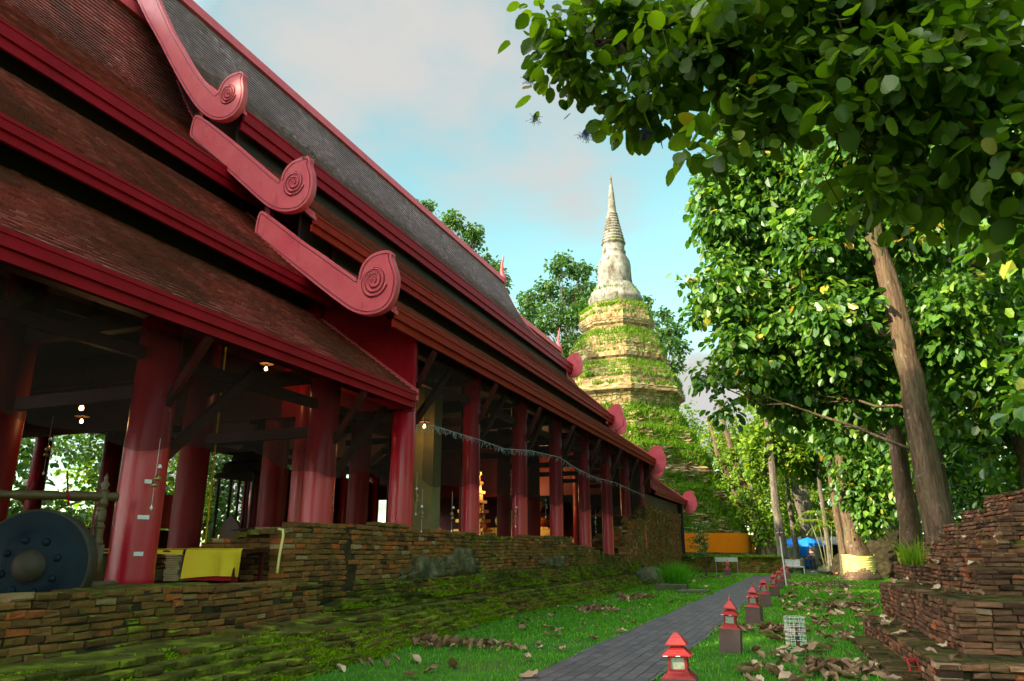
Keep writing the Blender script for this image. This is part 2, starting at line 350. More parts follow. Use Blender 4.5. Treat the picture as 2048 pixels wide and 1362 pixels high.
def tag(o, label=None, cat=None, group=None, kind=None):
    for k, v in (('label', label), ('category', cat), ('group', group), ('kind', kind)):
        if v: o[k] = v
    return o
def copy_tree(o, parent=None):
    c = o.copy(); COL.objects.link(c); c.parent = parent
    for ch in list(o.children): copy_tree(ch, c)
    return c

# ------------------------------------------------------------------ ground, path
gx = np.linspace(-1, 1, 41); gx = np.sign(gx)*np.abs(gx)**3*900
GX, GY = np.meshgrid(gx, gx+20); V = np.stack([GX.ravel(), GY.ravel(), np.zeros(GX.size)], 1)
i = np.arange(40*40); r_, c_ = i//40, i % 40; q = np.stack([r_*41+c_, r_*41+c_+1, (r_+1)*41+c_+1, (r_+1)*41+c_], 1)
tag(fastmesh('ground', V, q, np.zeros(len(q)), MAT['lawn']), kind='structure')
mb = MB(); ys = np.concatenate([np.arange(3, 51.5, .5)])
xl = -3.62+.03*np.sin(ys*1.3); xr = -2.0+.03*np.sin(ys*1.7+1)
mb.add([(a, y, .016) for a, y in zip(xl, ys)]+[(a, y, .016) for a, y in zip(xr, ys)], [(i, i+len(ys), i+len(ys)+1, i+1) for i in range(len(ys)-1)])
mb.add([(a, y, .016-d) for y, a in zip(ys, xl) for d in (0, .03)], [(2*i, 2*i+2, 2*i+3, 2*i+1) for i in range(len(ys)-1)])
mb.add([(a, y, .016-d) for y, a in zip(ys, xr) for d in (0, .03)], [(2*i, 2*i+1, 2*i+3, 2*i+2) for i in range(len(ys)-1)])
mb.add([(-3.66, 51.5, .014), (3.5, 51.5, .014), (3.5, 53, .014), (1.2, 53.2, .014), (1.2, 66, .014), (-.6, 66, .014), (-.6, 53.2, .014), (-3.66, 53, .014)], [tuple(range(8))])
tag(mb.build('path', MAT['paving']), kind='structure')

def blades(name, P, h, w, var, mat, lean=.35, parent=None, nrm=None):     # P Nx3 base points
    n = len(P); a = rng.uniform(0, 2*pi, n); h = np.broadcast_to(h, (n,))*rng.uniform(.6, 1.3, n); w = np.broadcast_to(w, (n,))
    d = np.stack([np.cos(a), np.sin(a), np.zeros(n)], 1); la = rng.uniform(0, 2*pi, n); l = rng.uniform(.1, 1, n)*lean
    top = P+np.stack([np.cos(la)*l*h, np.sin(la)*l*h, h*(1-.25*l)], 1)
    mid = P+(top-P)*.5+np.array([0, 0, .08])*h[:, None]
    V = np.stack([P-d*(w/2)[:, None], P+d*(w/2)[:, None], mid+d*(w/2.4)[:, None], top, mid-d*(w/2.4)[:, None]], 1).reshape(-1, 3)
    i = np.arange(n)*5; q = np.stack([i, i+1, i+2, i+3, i+4], 1)
    return fastmesh(name, V, q, var, mat, parent)

# base outline of the moss-covered plinth along the path, as X for a given Y
def plinth_x(y): return np.interp(y, [-10, 0, 5, 8.4, 13, 18, 25, 36, 40, 60], [-6.3, -6.0, -6.05, -6.2, -6.7, -7.15, -7.0, -7.4, -7.6, -7.9])
def ruin_x(y): return np.interp(y, [0, 10, 17, 17.1, 22, 22.1, 60], [1.25, 1.15, .8, 1.4, 1.4, 6, 6])
# grass
Yg = 4+(rng.random(190000)**1.25)*52; Xg = -8.5+rng.random(190000)*12.5
keep = (Xg > plinth_x(Yg)+.02) & (Xg < ruin_x(Yg)) & ~((Xg > -3.60) & (Xg < -2.02) & (Yg < 52)) & (Yg > 6.2)
keep &= ~((np.abs(Xg+1.35) < .2) & (Yg < 50) & (np.abs(((Yg-7.55) % 5.27)) < .2))
patch = np.sin(Xg*1.7+np.sin(Yg*.9))*np.sin(Yg*.8+np.cos(Xg*1.3))
keep &= (rng.random(len(Yg)) < np.where((patch > .45) & (Yg > 12), .35, 1.))
P = np.stack([Xg[keep], Yg[keep], np.full(keep.sum(), -.005)], 1)
far = np.clip((P[:, 1]-10)/35, 0, 1)
v = np.clip(rng.normal(.45, .22, len(P))+patch[keep]*.12, 0, 1)
tag(blades('grass', P, .058+.03*far, .010+.028*far, v, MAT['grass'], .7), kind='stuff', cat='grass', label='short bright green lawn grass on both sides of the path')

# ------------------------------------------------------------------ brickwork
def chbrick(mb, c, L, D, H, ang, var, moss, tilt=0.):
    e = min(.017, H*.2); x, y, z = L/2, D/2, H/2
    V = np.array([(-x, y, -z), (x, y, -z), (x, y, z), (-x, y, z), (-x, -y+e, -z), (x, -y+e, -z), (x, -y+e, z), (-x, -y+e, z),
                  (-x+e, -y, -z+e), (x-e, -y, -z+e), (x-e, -y, z-e), (-x+e, -y, z-e)])
    V[4:] += rng.normal(0, .0065, (8, 3))
    ca, sa = cos(tilt), sin(tilt); V = V @ np.array([[ca, 0, -sa], [0, 1, 0], [sa, 0, ca]]).T
    ca, sa = cos(ang), sin(ang); V = V @ np.array([[ca, -sa, 0], [sa, ca, 0], [0, 0, 1]]).T
    mb.add(V+c, [(8, 9, 10, 11), (4, 5, 9, 8), (5, 6, 10, 9), (6, 7, 11, 10), (7, 4, 8, 11), (3, 7, 6, 2), (0, 1, 5, 4), (0, 4, 7, 3), (1, 2, 6, 5)], var, 0, moss)
def courses(mb, o, d, length, z0, ztop, off, L=.28, H=.095, D=.3, moss=lambda s, z: .2, bias=0., jit=.012, ragged=.1, sag=None, missing=.012, core=True):
    """bricks laid from o along d (2D); outward normal is d turned clockwise; off(s,z) steps the face out"""
    d = np.array(d, float); d /= np.hypot(*d); nrm = np.array([d[1], -d[0]]); ang = atan2(d[1], d[0])
    zmax = max(ztop(s) for s in np.linspace(0, length, 60)); k = 0; z = z0
    while z+H*.5 < zmax:
        s = -L*rng.random()*.8 if k % 2 else 0.
        s = max(s, 0.)
        hh = H
        while s < length:
            l = min(L*rng.uniform(.62, 1.25), length-s)
            if l < .05: break
            sm = s+l/2
            if z+H*.55 < ztop(sm)+rng.uniform(-ragged, ragged*.3) and (rng.random() > missing):
                f = off(sm, z); p = np.array(o[:2])+d*sm+nrm*(f-D/2+rng.normal(0, jit))
                dz = sag(sm) if sag else 0.
                chbrick(mb, np.array([p[0], p[1], z+H/2+dz]), l-.010, D, H-.012, ang+rng.normal(0, .012), float(np.clip(rng.normal(.5, .24)+bias, 0, 1)), float(moss(sm, z)), tilt=rng.normal(0, .008))
            s += l
        z += hh; k += 1
def corestrip(mb, o, d, length, z0, ztop, off, n=40, inset=.032, depth=1.2, cmi=1):
    d = np.array(d, float); d /= np.hypot(*d); nrm = np.array([d[1], -d[0]]); ss = np.linspace(0, length, n); V = []
    for s in ss:
        zt = ztop(s)-.06; zs = np.linspace(z0-.05, zt, 8)
        for z in zs: p = np.array(o[:2])+d*s+nrm*(off(s, z)-inset); V.append((p[0], p[1], z))
        p = np.array(o[:2])+d*s+nrm*(off(s, zt)-depth); V.append((p[0], p[1], zt-.01))
    Fs = [(i*9+j, (i+1)*9+j, (i+1)*9+j+1, i*9+j+1) for i in range(n-1) for j in range(8)]
    mb.add(V, Fs, .5, cmi, 1.)

FLOOR = 1.1
# low near wall: runs in +Y from Y=-2 to 11, outward +X
mossA = lambda s, z: .42 if z < .45 else (.24+.12*sin(s*1.7))
low = MB(); ltop = lambda s: 1.12+.05*sin(s*.9)
loff = lambda s, z: .22*max(0, (1.15-z))+(.0 if z > .42 else .1)
courses(low, (-7.95, -1), (0, 1), 12.2, .25, ltop, loff, H=.088, moss=mossA, sag=lambda s: .02*sin(s*1.1)-.012*sin(s*2.7), jit=.018, ragged=.03)
for s in np.arange(0, 12.2, .29):                                 # flat capping bricks behind the edge
    for r in (1, 2):
        chbrick(low, np.array([-8.05-r*.29+.13, -1+s, ltop(s)-.06+rng.normal(0, .006)]), .28, .27, .085, pi/2, rng.random()*.6+.2, .35)
corestrip(low, (-7.95, -1), (0, 1), 12.2, .2, ltop, loff)
o = low.build('brick_wall', [MAT['brick'], MAT['core']]); tag(o, 'low near brick wall of mossy ochre bricks in front of the gong', 'brick wall')
# high wall Y 10.7 .. 39
high = MB()
htop = lambda s: float(np.interp(s, [0, .5, 2.6, 3, 4.4, 4.6, 9, 16.6, 17, 19.5, 22, 25, 29], [2.0, 2.08, 2.1, 2.2, 2.15, 2.06, 2.04, 2.08, 1.9, 1.75, 1.55, 1.3, 1.25]))
hoff = lambda s, z: (.10 if 2.0 < s < 4.4 else 0.)+.08*max(0, 1.6-z)+(.05*sin(s*.8))
mossB = lambda s, z: (.10 if s < 4.5 else .26+.14*sin(s*.9)) + (.35 if z < .95 else 0) + (.25 if s > 17 else 0)+(.1 if z > 1.85 else 0)
courses(high, (-8.45, 10.75), (0, 1), 28.5, .75, htop, hoff, H=.095, moss=mossB, bias=.08, ragged=.05, sag=lambda s: .012*sin(s*1.3))
for s in np.arange(0, 28.5, .29):
    for r in (1, 2, 3):
        chbrick(high, np.array([-8.45-r*.29+.05, 10.75+s, htop(s)-.08-.02*r+rng.normal(0, .012)]), .28, .27, .085, pi/2, rng.random()*.6+.2, .5)
corestrip(high, (-8.45, 10.75), (0, 1), 28.5, .6, htop, hoff, n=100)
high_wall = o = high.build('brick_wall', [MAT['brick'], MAT['core']]); tag(o, 'long high brick wall with dark stains below the row of red columns', 'brick wall')
# cross wall facing the camera, its top stepping down to the left
cross = MB(); ctop = lambda s: float(np.interp(s, [0, .9, .95, 2.1, 2.15, 3.1, 3.15, 4], [1.5, 1.55, 1.63, 1.68, 1.78, 1.82, 1.95, 2.0]))
courses(cross, (-12.4, 10.8), (1, 0), 3.95, FLOOR-.1, ctop, lambda s, z: 0, H=.09, moss=lambda s, z: .12, bias=.0, ragged=.02)
for s in np.arange(0, 3.9, .28):
    for r in (1, 2): chbrick(cross, np.array([-12.4+s+.14, 10.8+r*.28, ctop(s)-.06]), .27, .27, .085, 0, rng.random()*.6+.2, .3)
corestrip(cross, (-12.4, 10.8), (1, 0), 3.9, FLOOR-.1, ctop, lambda s, z: 0)
o = cross.build('brick_wall', [MAT['brick'], MAT['core']]); tag(o, 'short brick wall with stepped top behind the yellow cloth table', 'brick wall')
# mossy plinth: courses stepping out to the lawn
pl = MB()
def poff(s, z):
    y = s-2; bx = plinth_x(y); top = -7.75 if y < 11 else -8.3
    a = np.interp(z, [0, .1, .42, .5, .55, .8, 1.0], [0, .06, .48, .62, .70, .90, 1.0])
    if .44 < z < .58 and y > 9: a += .13
    return float(bx+(top-bx)*a)+.05*sin(y*1.9+z*5)+.03*sin(y*4.3)
ptop = lambda s: float(np.interp(s-2, [-2, 9.5, 11.5, 14, 38, 41], [.50, .52, .62, .98, 1.02, 1.1]))
pmoss = lambda s, z: .55+.12*sin(s*.8+z*3)
courses(pl, (0, -2), (0, 1), 42, -.03, ptop, poff, H=.085, D=.42, L=.3, moss=pmoss, bias=-.15, jit=.03, ragged=.05, missing=.03, sag=lambda s: .02*sin(s*.9))
corestrip(pl, (0, -2), (0, 1), 42, 0, lambda s: ptop(s)+.03, lambda s, z: poff(s, z), n=140, inset=.06, depth=1.0, cmi=0)
o = pl.build('mossy_plinth', [MAT['brick'], MAT['core']]); tag(o, 'low sloping brick plinth overgrown with bright green moss between lawn and walls', 'plinth')
n = 150000; yy = 3+(rng.random(n)**1.2)*36; zz_ = rng.random(n)**1.2
tp = np.interp(yy, [-2, 9.5, 11.5, 14, 38, 41], [.46, .48, .58, .94, .98, 1.05]); zz_ = zz_*tp
xx = np.array([poff(a+2, b) for a, b in zip(yy, zz_)])
nz = np.sin(yy*2.3+np.sin(zz_*9))*np.sin(zz_*11+yy*1.1)+rng.normal(0, .35, n)+(.5-zz_)*.9
k = (nz > .10) & ~((zz_ > .42) & (zz_ < .58) & (yy > 9)); P = np.stack([xx[k]+.0, yy[k], zz_[k]], 1)
blades('moss_tufts', P, .04, .024+.0009*yy[k], np.clip(rng.normal(.5, .22, k.sum())+nz[k]*.08, 0, 1), MAT['mossblade'], 1.6, parent=o)['kind'] = 'stuff'
# big brick block under the rear roof
blk = MB(); btop = lambda s: float(np.interp(s, [0, 1.2, 3.2, 4.5, 7, 20], [1.6, 3.3, 3.6, 4.05, 4.15, 4.2]))
courses(blk, (-8.7, 37.5), (0, 1), 19.3, .2, btop, lambda s, z: .05*sin(s*.6)+.06*sin(z*2), H=.12, L=.36, moss=lambda s, z: .05 if (s < 3.2 or s > 14) else .42, bias=.15, ragged=.1)
courses(blk, (-12, 37.6), (1, 0), 3.2, .6, lambda s: 1.6+s*.4, lambda s, z: 0, H=.12, L=.36, moss=lambda s, z: .1, bias=.1)
courses(blk, (-8.75, 56.8), (-1, 0), 3, .2, lambda s: 4.1, lambda s, z: 0, H=.12, L=.36, moss=lambda s, z: .1)
corestrip(blk, (-8.7, 37.5), (0, 1), 19.2, .2, btop, lambda s, z: -.14, depth=2)
o = blk.build('brick_wall', [MAT['brick'], MAT['core']]); tag(o, 'tall ragged brick block with moss patches under the far eave corner', 'brick wall')
# far mossy wall
fwm = MB(); courses(fwm, (-12, 56), (1, 0), 10.2, -.02, lambda s: 1.15+.06*sin(s), lambda s, z: .25*max(0, .9-z), H=.12, L=.4, moss=lambda s, z: .5, ragged=.05)
for s in np.arange(0, 10.2, .4): chbrick(fwm, np.array([-12+s+.2, 56.25, 1.1]), .39, .4, .1, 0, .4, .9)
corestrip(fwm, (-12, 56), (1, 0), 10.2, 0, lambda s: 1.15, lambda s, z: .25*max(0, .9-z))
o = fwm.build('brick_wall', [MAT['brick'], MAT['core']]); tag(o, 'low moss-covered brick wall closing the end of the lawn', 'brick wall')
n = 5000; P = np.stack([rng.uniform(-12, -2, n), rng.uniform(55.7, 56.6, n), np.full(n, 1.12)], 1)
blades('wall_top_weeds', P, .16, .04, rng.random(n), MAT['stupagrass'], .7, parent=o)['kind'] = 'stuff'

# remnants of old render clinging to the high wall
def render_patch(y0, y1, z0, z1, seed, mat):
    g = np.random.default_rng(seed); n = 34; P = []
    for k in range(n):
        a = 2*pi*k/n; q = 1+.22*sin(a*3+seed)+.14*sin(a*7+seed*2)+g.normal(0, .06); P.append(((y0+y1)/2+cos(a)*(y1-y0)/2*q, (z0+z1)/2+sin(a)*(z1-z0)/2*q))
    f = lambda y, z: -8.45+hoff(y-10.75, z)+.02
    V = [(f(y, z)+.012+g.normal(0, .003), y, z) for y, z in P]+[(f(y, z)-.06, y, z) for y, z in P]; c = ((y0+y1)/2, (z0+z1)/2)
    Vi = [(f(c[0]+(y-c[0])*.6, c[1]+(z-c[1])*.6)+.016+g.normal(0, .004), c[0]+(y-c[0])*.6, c[1]+(z-c[1])*.6) for y, z in P]; V += Vi+[(f(*c)+.016, *c)]
    mb = MB(); mb.add(V, [(i, (i+1) % n, n+(i+1) % n, n+i) for i in range(n)]+[(i, 2*n+i, 2*n+(i+1) % n, (i+1) % n) for i in range(n)]+[(2*n+i, 3*n, 2*n+(i+1) % n) for i in range(n)], .3)
    mb.build('render_patch', mat, high_wall, True)
m, t = newmat('blackened_lime_render'); c_ = ramp(t, [(.35, (.045, .042, .020)), (.50, (.095, .085, .042)), (.62, (.18, .16, .09)), (.72, (.38, .35, .25))], noise(t, 2.6, 10, .72)); finish(t, c_, .95, .1, noise(t, 14, 8, .7), .8, .03); MAT['oldrender'] = m
for k_, a_ in enumerate(((14.6, 17.6, .92, 1.40), (16.9, 19.0, 1.0, 1.62), (24.2, 27.0, 1.02, 1.40))): render_patch(*a_, k_+3, MAT['oldrender'])

# ruin on the right: stepped brick terraces
rn = thing('brick_ruin', 'stepped ruin of dark red bricks strewn with leaves at the right edge', 'ruin', (1.2, 10.2, 0))
RO = Vector((1.2, 10.2, 0)); rang = radians(3.3)
def tier(x0, y0, lenY, lenX, z0, z1, name, bias=0., topdrop=lambda s: 0., H=.078, ms=.12):
    mb = MB(); c, s_ = cos(rang), sin(rang)
    o = (x0, y0); back = (x0-lenY*s_, y0+lenY*c)
    # left face: run from back to front so that the outward side is -X
    courses(mb, back, (s_, -c), lenY, z0, lambda s: z1-topdrop(lenY-s), lambda s, z: .015*sin(s*3)+.05*max(0, z1-z)*.5, H=H, L=.24, D=.26, moss=lambda s, z: ms, bias=bias, ragged=.0, jit=.007, sag=lambda s: .012*sin(s*2.1))
    courses(mb, o, (c, s_), lenX, z0, lambda s: z1-topdrop(-1), lambda s, z: .015*sin(s*4)+.05*max(0, z1-z)*.5, H=H, L=.26, D=.26, moss=lambda s, z: ms, bias=bias+.05, ragged=.0, jit=.012, sag=lambda s: .01*sin(s*2.4))
    nk = int((z1-z0)/H+.45); zt = z0+nk*H
    for a in np.arange(.14, lenY, .26):
        for b in np.arange(.13, min(lenX, 3.2), .25):
            p = np.array([x0, y0])+np.array([-s_, c])*a+np.array([c, s_])*b
            chbrick(mb, np.array([p[0], p[1], zt-.042-topdrop(a)+rng.normal(0, .005)]), .25, .24, .07, rang+pi/2*(rng.random() < .5), rng.random()*.5+.1, ms+.45)
    p0 = np.array([x0, y0]); A = np.array([-s_, c]); B = np.array([c, s_]); i_ = .05
    q = [p0+A*i_+B*i_, p0+A*lenY+B*i_, p0+A*lenY+B*lenX, p0+A*i_+B*lenX]
    zc = zt-.09-max(topdrop(a) for a in np.linspace(0, lenY, 9))
    mb.add([(a[0], a[1], z0-.02) for a in q]+[(a[0], a[1], zc) for a in q], [(0, 1, 2, 3), (4, 7, 6, 5), (0, 4, 5, 1), (1, 5, 6, 2), (2, 6, 7, 3), (3, 7, 4, 0)], .5, 1, .5)
    ob = mb.build(name, [MAT['brick2'], MAT['core']], rn, loc=None); ob.location = -RO; return ob
tier(1.22, 10.15, 6.9, 7, -.03, .36, 'terrace', ms=.16)
tier(1.66, 11.25, 6.6, 7, .34, .98, 'terrace')
tier(2.28, 13.2, 7.5, 7, .94, 1.34, 'terrace', ms=.18)
tier(2.42, 14.6, 6.5, 6, 1.32, 1.56, 'terrace', ms=.14)
tier(2.75, 15.1, 5.2, 6, 1.54, 1.80, 'terrace', ms=.2)
tier(3.15, 15.5, 4.4, 5, 1.76, 2.12, 'terrace')
tier(3.45, 15.9, 3.6, 4, 2.1, 2.42, 'terrace', ms=.1)
tier(3.85, 16.2, 3, 4, 2.4, 2.7, 'terrace', ms=.1)
tier(.78, 11.2, 4.3, .6, -.05, .1, 'footing_slab', ms=.3)
# mound of rubble at tree C
def rubble(name, c, r, h, n, label, mat):
    mb = MB()
    prof = [(r*(1-(q/8)**1.5)+.02, h*(q/8)) for q in range(9)]
    mb.lathe((c[0], c[1], c[2]-.1), prof, 22, mi=1, jit=.16)
    for i in range(n):
        a = rng.uniform(0, 2*pi); q = rng.random()**.7; R = r*q; z = h*(1-q**.8)
        chbrick(mb, np.array([c[0]+cos(a)*R, c[1]+sin(a)*R, c[2]+z]), .38, .26, .14, rng.uniform(0, 3), rng.random()*.8, rng.random()*.9, tilt=rng.normal(0, .5))
    return tag(mb.build(name, [mat, MAT['core']]), label, 'rubble mound')
rubble('rubble_mound', (4.3, 53, 0), 3.2, 3.6, 1500, 'brown mound of rubble and roots behind the trunk with the sash', MAT['brick2'])

# ================================================================== the temple hall
ROOT = Vector((-13, 15, 0))
hall = thing('temple_hall', 'large open red temple hall with tiered tile roofs and scroll-ended gable boards', 'temple', ROOT)
def part(mb, name, mats, smooth=False, parent=hall, label=None):
    o = mb.build(name, mats, parent, smooth)
    if parent is hall: o.location = -ROOT
    if label: o['label'] = label
    return o
RX = -18.5                                            # ridge line
def tiles(name, xe, ze, xt, zt, y0, y1, mat, e=.185, w=.17, curve=0., label=None):
    L = sqrt((xt-xe)**2+(zt-ze)**2); nc = int(L/e); ux, uz = (xt-xe)/L, (zt-ze)/L; nx, nz = -uz, ux
    if nx < 0: nx, nz = -nx, -nz
    nt_ = int((y1-y0)/w)
    I, J = np.meshgrid(np.arange(nc), np.arange(nt_), indexing='ij'); I = I.ravel(); J = J.ravel(); n = len(I)
    t0 = I*e-.012+rng.normal(0, .003, n); t1 = (I+1)*e+.02; off = (I % 2)*w*.5
    a = y0+J*w+rng.normal(0, .0012, n)+.001; b = a+w-.0025
    th = .046+np.abs(rng.normal(0, .004, n)); s2 = th+rng.normal(0, .002, n)
    cv = lambda t: -curve*np.sin(np.clip(t/L, 0, 1)*pi)
    def pt(t, y, h): hh = h+cv(t); return np.stack([xe+ux*t+nx*hh, y, ze+uz*t+nz*hh], 1)
    V = np.stack([pt(t0, a, th), pt(t0, b, s2), pt(t1, b, .004+0*b), pt(t1, a, .004+0*a), pt(t0, a, -.0+0*a), pt(t0, b, 0*b)], 1).reshape(-1, 3)
    k = np.arange(n)*6
    q = np.concatenate([np.stack([k, k+1, k+2, k+3], 1), np.stack([k+4, k+5, k+1, k], 1)])
    v = np.clip(rng.normal(.45, .15, n), 0, 1)
    o = fastmesh(name, V, q, np.concatenate([v, v]), MAT[mat], hall); o.location = -ROOT
    return o
def slab(mb, xe, ze, xt, zt, y0, y1, th=.12, mi=0, c=0):
    L = sqrt((xt-xe)**2+(zt-ze)**2); nx, nz = -(zt-ze)/L, (xt-xe)/L
    if nz < 0: nx, nz = -nx, -nz
    pp_ = rprof(xe, ze, xt, zt, c, 12 if c else 1)
    poly = [(x-nx*.01, z-nz*.01) for x, z in pp_]+[(x-nx*th, z-nz*th) for x, z in reversed(pp_)]
    mb.prism(poly, y0, y1, mi=mi)
# (eave x, eave z, top x, top z, fascia bottom)
MAIN = [(-13.42, 13.38, RX, 20.10, 12.76), (-10.78, 9.74, -13.75, 12.42, 9.28), (-8.3, 6.95, -11.3, 9.11, 6.5)]
LOWR = [(-13.6, 11.50, RX, 18.3, 10.98), (-10.8, 7.97, -14.2, 10.93, 7.6), (-8.43, 5.22, -11.7, 7.65, 4.86)]
def rprof(xe, ze, xt, zt, c, n=12):
    L = sqrt((xt-xe)**2+(zt-ze)**2); nx, nz = -(zt-ze)/L, (xt-xe)/L
    if nz < 0: nx, nz = -nx, -nz
    return [(xe+(xt-xe)*k/n-nx*c*sin(pi*k/n), ze+(zt-ze)*k/n-nz*c*sin(pi*k/n)) for k in range(n+1)]
def section(tiersL, y0, y1, tn, suffix_dark, near=False):
    for k, (xe, ze, xt, zt, fb) in enumerate(tiersL):
        a, b = (y0, y1)
        c = .0 if k else .72; tiles('roof', xe, ze, xt, zt, a, b, tn if k == 0 else 'tilered', curve=c)
        mb = MB(); slab(mb, 2*RX-xe, ze-.02, 2*RX-xt, zt-.02, a, b, c=c); part(mb, 'roof', MAT[tn])        # far side of the roof
        mb = MB(); slab(mb, xe-.02, ze-.03, xt, zt-.03, a+.01, b-.01, c=c)
        # rafters seen from below
        for y in np.arange(a+.5, b, 1.0):
            mb.bar((xe-.05, y, ze-.22), (xe+(xt-xe)*(.25 if c else 1)-.1, y, ze+(zt-ze)*(.17 if c else 1)-.22), .09, .12)
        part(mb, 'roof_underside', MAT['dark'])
        # fascia: upper board and a recessed lower board
        H = ze-fb
        mb = MB(); mb.box((xe+.0, (a+b)/2, ze-H*.30), (.07, b-a, H*.56)); mb.box((xe-.06, (a+b)/2, fb+H*.2), (.06, b-a, H*.40))
        mb.box((xe+.03, (a+b)/2, ze-.03), (.05, b-a+.02, .06))
        part(mb, 'fascia', MAT['red'] if near or k == 0 else MAT['orangewood'])
        # verge boards closing both gable ends
        for yy in (a, b):
            pp_ = rprof(xe+.04, ze, xt, zt, c, 12 if c else 1)
            for sg in (0, 1):
                dz_ = 0. if (tiersL is MAIN and yy == a) else .09; q_ = [(x, z+dz_) for x, z in pp_]+[(x, z-.17) for x, z in reversed(pp_)]
                if sg: q_ = [(2*RX-x, z) for x, z in q_]
                mb = MB(); mb.prism(q_, yy-.06, yy+.06); part(mb, 'verge_board', MAT['pink'])
    # vertical panels filling the steps between the tiers
    for k in range(2):
        xt, zt = tiersL[k+1][2], tiersL[k+1][3]; xe, ze, x2, z2, fb = tiersL[k]
        ztop = float(np.interp(-xt, [-p[0] for p in rprof(xe, ze, x2, z2, 0 if k else .72)], [p[1] for p in rprof(xe, ze, x2, z2, 0 if k else .72)]))-.30
        for xx_ in (xt-.06, 2*RX-xt+.06):
            mb = MB(); mb.box((xx_, (y0+y1)/2, (zt+ztop)/2-.1), (.08, y1-y0-.4, ztop-zt+.3)); part(mb, 'clerestory_panel', MAT['dark'])
Y0, Y1, Y2 = 13.86, 45.2, 58.2
section(MAIN, Y0, Y1, 'tilegrey', 0)
for (x, z, yy0, yy1) in ((RX, 20.14, Y0, Y1), (RX, 18.34, -9, 15.2), (RX, 18.34, 45.6, Y2)):
    mb = MB(); mb.prism([(x-.32, z-.38), (x-.16, z+.12), (x+.16, z+.12), (x+.32, z-.38)], yy0-.05, yy1+.05); mb.box((x, (yy0+yy1)/2, z+.15), (.12, yy1-yy0, .14))
    part(mb, 'ridge_cap', MAT['pink'])
section(LOWR, -9, 15.2, 'tilered', 0, near=True)
section(LOWR, 45.6, Y2, 'tilered', 0, near=True)

# gable boards (traced outline in the gable plane, real thickness)
N1 = [(-18.04, 18.37), (-17.52, 17.51), (-17.09, 16.88), (-16.68, 16.27), (-16.31, 15.68), (-15.88, 15.03), (-15.45, 14.4), (-15.09, 13.92), (-14.75, 13.53), (-14.4, 13.24), (-14.02, 13.08), (-13.72, 13.08), (-13.46, 13.24), (-13.34, 13.54), (-13.35, 13.9), (-13.45, 14.2), (-13.38, 14.39), (-13.6, 14.46), (-13.9, 14.41), (-14.1, 14.23), (-14.2, 13.97), (-14.21, 13.8), (-14.6, 14.19), (-14.98, 14.62), (-15.37, 15.13), (-15.8, 15.78), (-16.32, 16.53), (-16.75, 17.27), (-17.24, 18.12), (-17.7, 19.05), (-18.2, 20.0), (-18.5, 20.6), (-18.8, 20.0), (-18.45, 19.1)]
N2 = [(-14.96, 13.39), (-15.04, 12.89), (-14.97, 12.74), (-14.42, 12.21), (-13.67, 11.56), (-13.02, 10.97), (-12.4, 10.4), (-12.04, 10.1), (-11.69, 9.91), (-11.37, 9.84), (-11.06, 9.87), (-10.83, 10.06), (-10.75, 10.38), (-10.8, 10.77), (-10.93, 11.04), (-10.89, 11.23), (-11.08, 11.25), (-11.4, 11.19), (-11.6, 11.03), (-11.68, 10.8), (-11.69, 10.63), (-11.89, 10.79), (-12.38, 11.23), (-12.89, 11.69), (-13.41, 12.17), (-13.94, 12.63), (-14.48, 13.08), (-14.83, 13.35)]
N3 = [(-12.29, 9.95), (-12.36, 9.4), (-12.3, 9.3), (-11.68, 8.8), (-11.12, 8.35), (-10.57, 7.92), (-10.05, 7.5), (-9.64, 7.19), (-9.35, 6.98), (-9.06, 6.85), (-8.81, 6.81), (-8.51, 6.85), (-8.3, 7.02), (-8.2, 7.34), (-8.2, 7.63), (-8.31, 7.94), (-8.39, 8.12), (-8.35, 8.23), (-8.59, 8.27), (-8.87, 8.22), (-9.07, 8.03), (-9.15, 7.78), (-9.15, 7.58), (-9.4, 7.76), (-9.86, 8.1), (-10.38, 8.51), (-10.92, 8.89), (-11.48, 9.35), (-11.94, 9.71), (-12.18, 9.9)]
def smooth_poly(P, it=2, keep=()):
    for _ in range(it):
        Q = []; n = len(P)
        for i in range(n):
            a, b = P[i], P[(i+1) % n]
            Q += [(a[0]*.75+b[0]*.25, a[1]*.75+b[1]*.25), (a[0]*.25+b[0]*.75, a[1]*.25+b[1]*.75)]
        P = Q
    return P
def inset(P, d):
    n = len(P); A = sum(P[i][0]*P[(i+1) % n][1]-P[(i+1) % n][0]*P[i][1] for i in range(n)); sg = 1 if A > 0 else -1; Q = []
    for i in range(n):
        a = Vector(P[i-1]); b = Vector(P[(i+1) % n]); t_ = b-a
        if t_.length < 1e-6: Q.append(P[i]); continue
        t_.normalize(); Q.append((P[i][0]-t_.y*d*sg, P[i][1]+t_.x*d*sg))
    return Q
def gable_board(poly, y, spiral, r, parent_label, sgn=1):
    P = inset(smooth_poly(poly, 2), -.045); mb = MB(); mb.prism(P, y-.09, y+.09)
    b = part(mb, 'gable_board', MAT['pink'], label=parent_label)
    g = MB(); Q = inset(P, .075); step = [(q[0], y-.092, q[1]) for q in Q][::1]; g.tube(step+[step[0]], .011, 5, caps=False)
    o = g.build('border_groove', MAT['groove'], b)
    g = MB(); c = spiral; T = np.linspace(0, 3.1*2*pi, 110); R = r*(1-T/T[-1])**.9+.012
    g.tube(np.stack([c[0]+np.cos(T*sgn-.3)*R, np.full(110, y-.096), c[1]+np.sin(T*sgn-.3)*R*1.12], 1), .020, 6)
    g.build('spiral_relief', MAT['pink'], b, True)
    g = MB(); g.tube(np.stack([c[0]+np.cos(T*sgn-.3)*(R+.028), np.full(110, y-.090), c[1]+np.sin(T*sgn-.3)*(R+.028)*1.12], 1), .016, 5)
    g.build('spiral_groove', MAT['groove'], b)
    return b
NY = 13.70
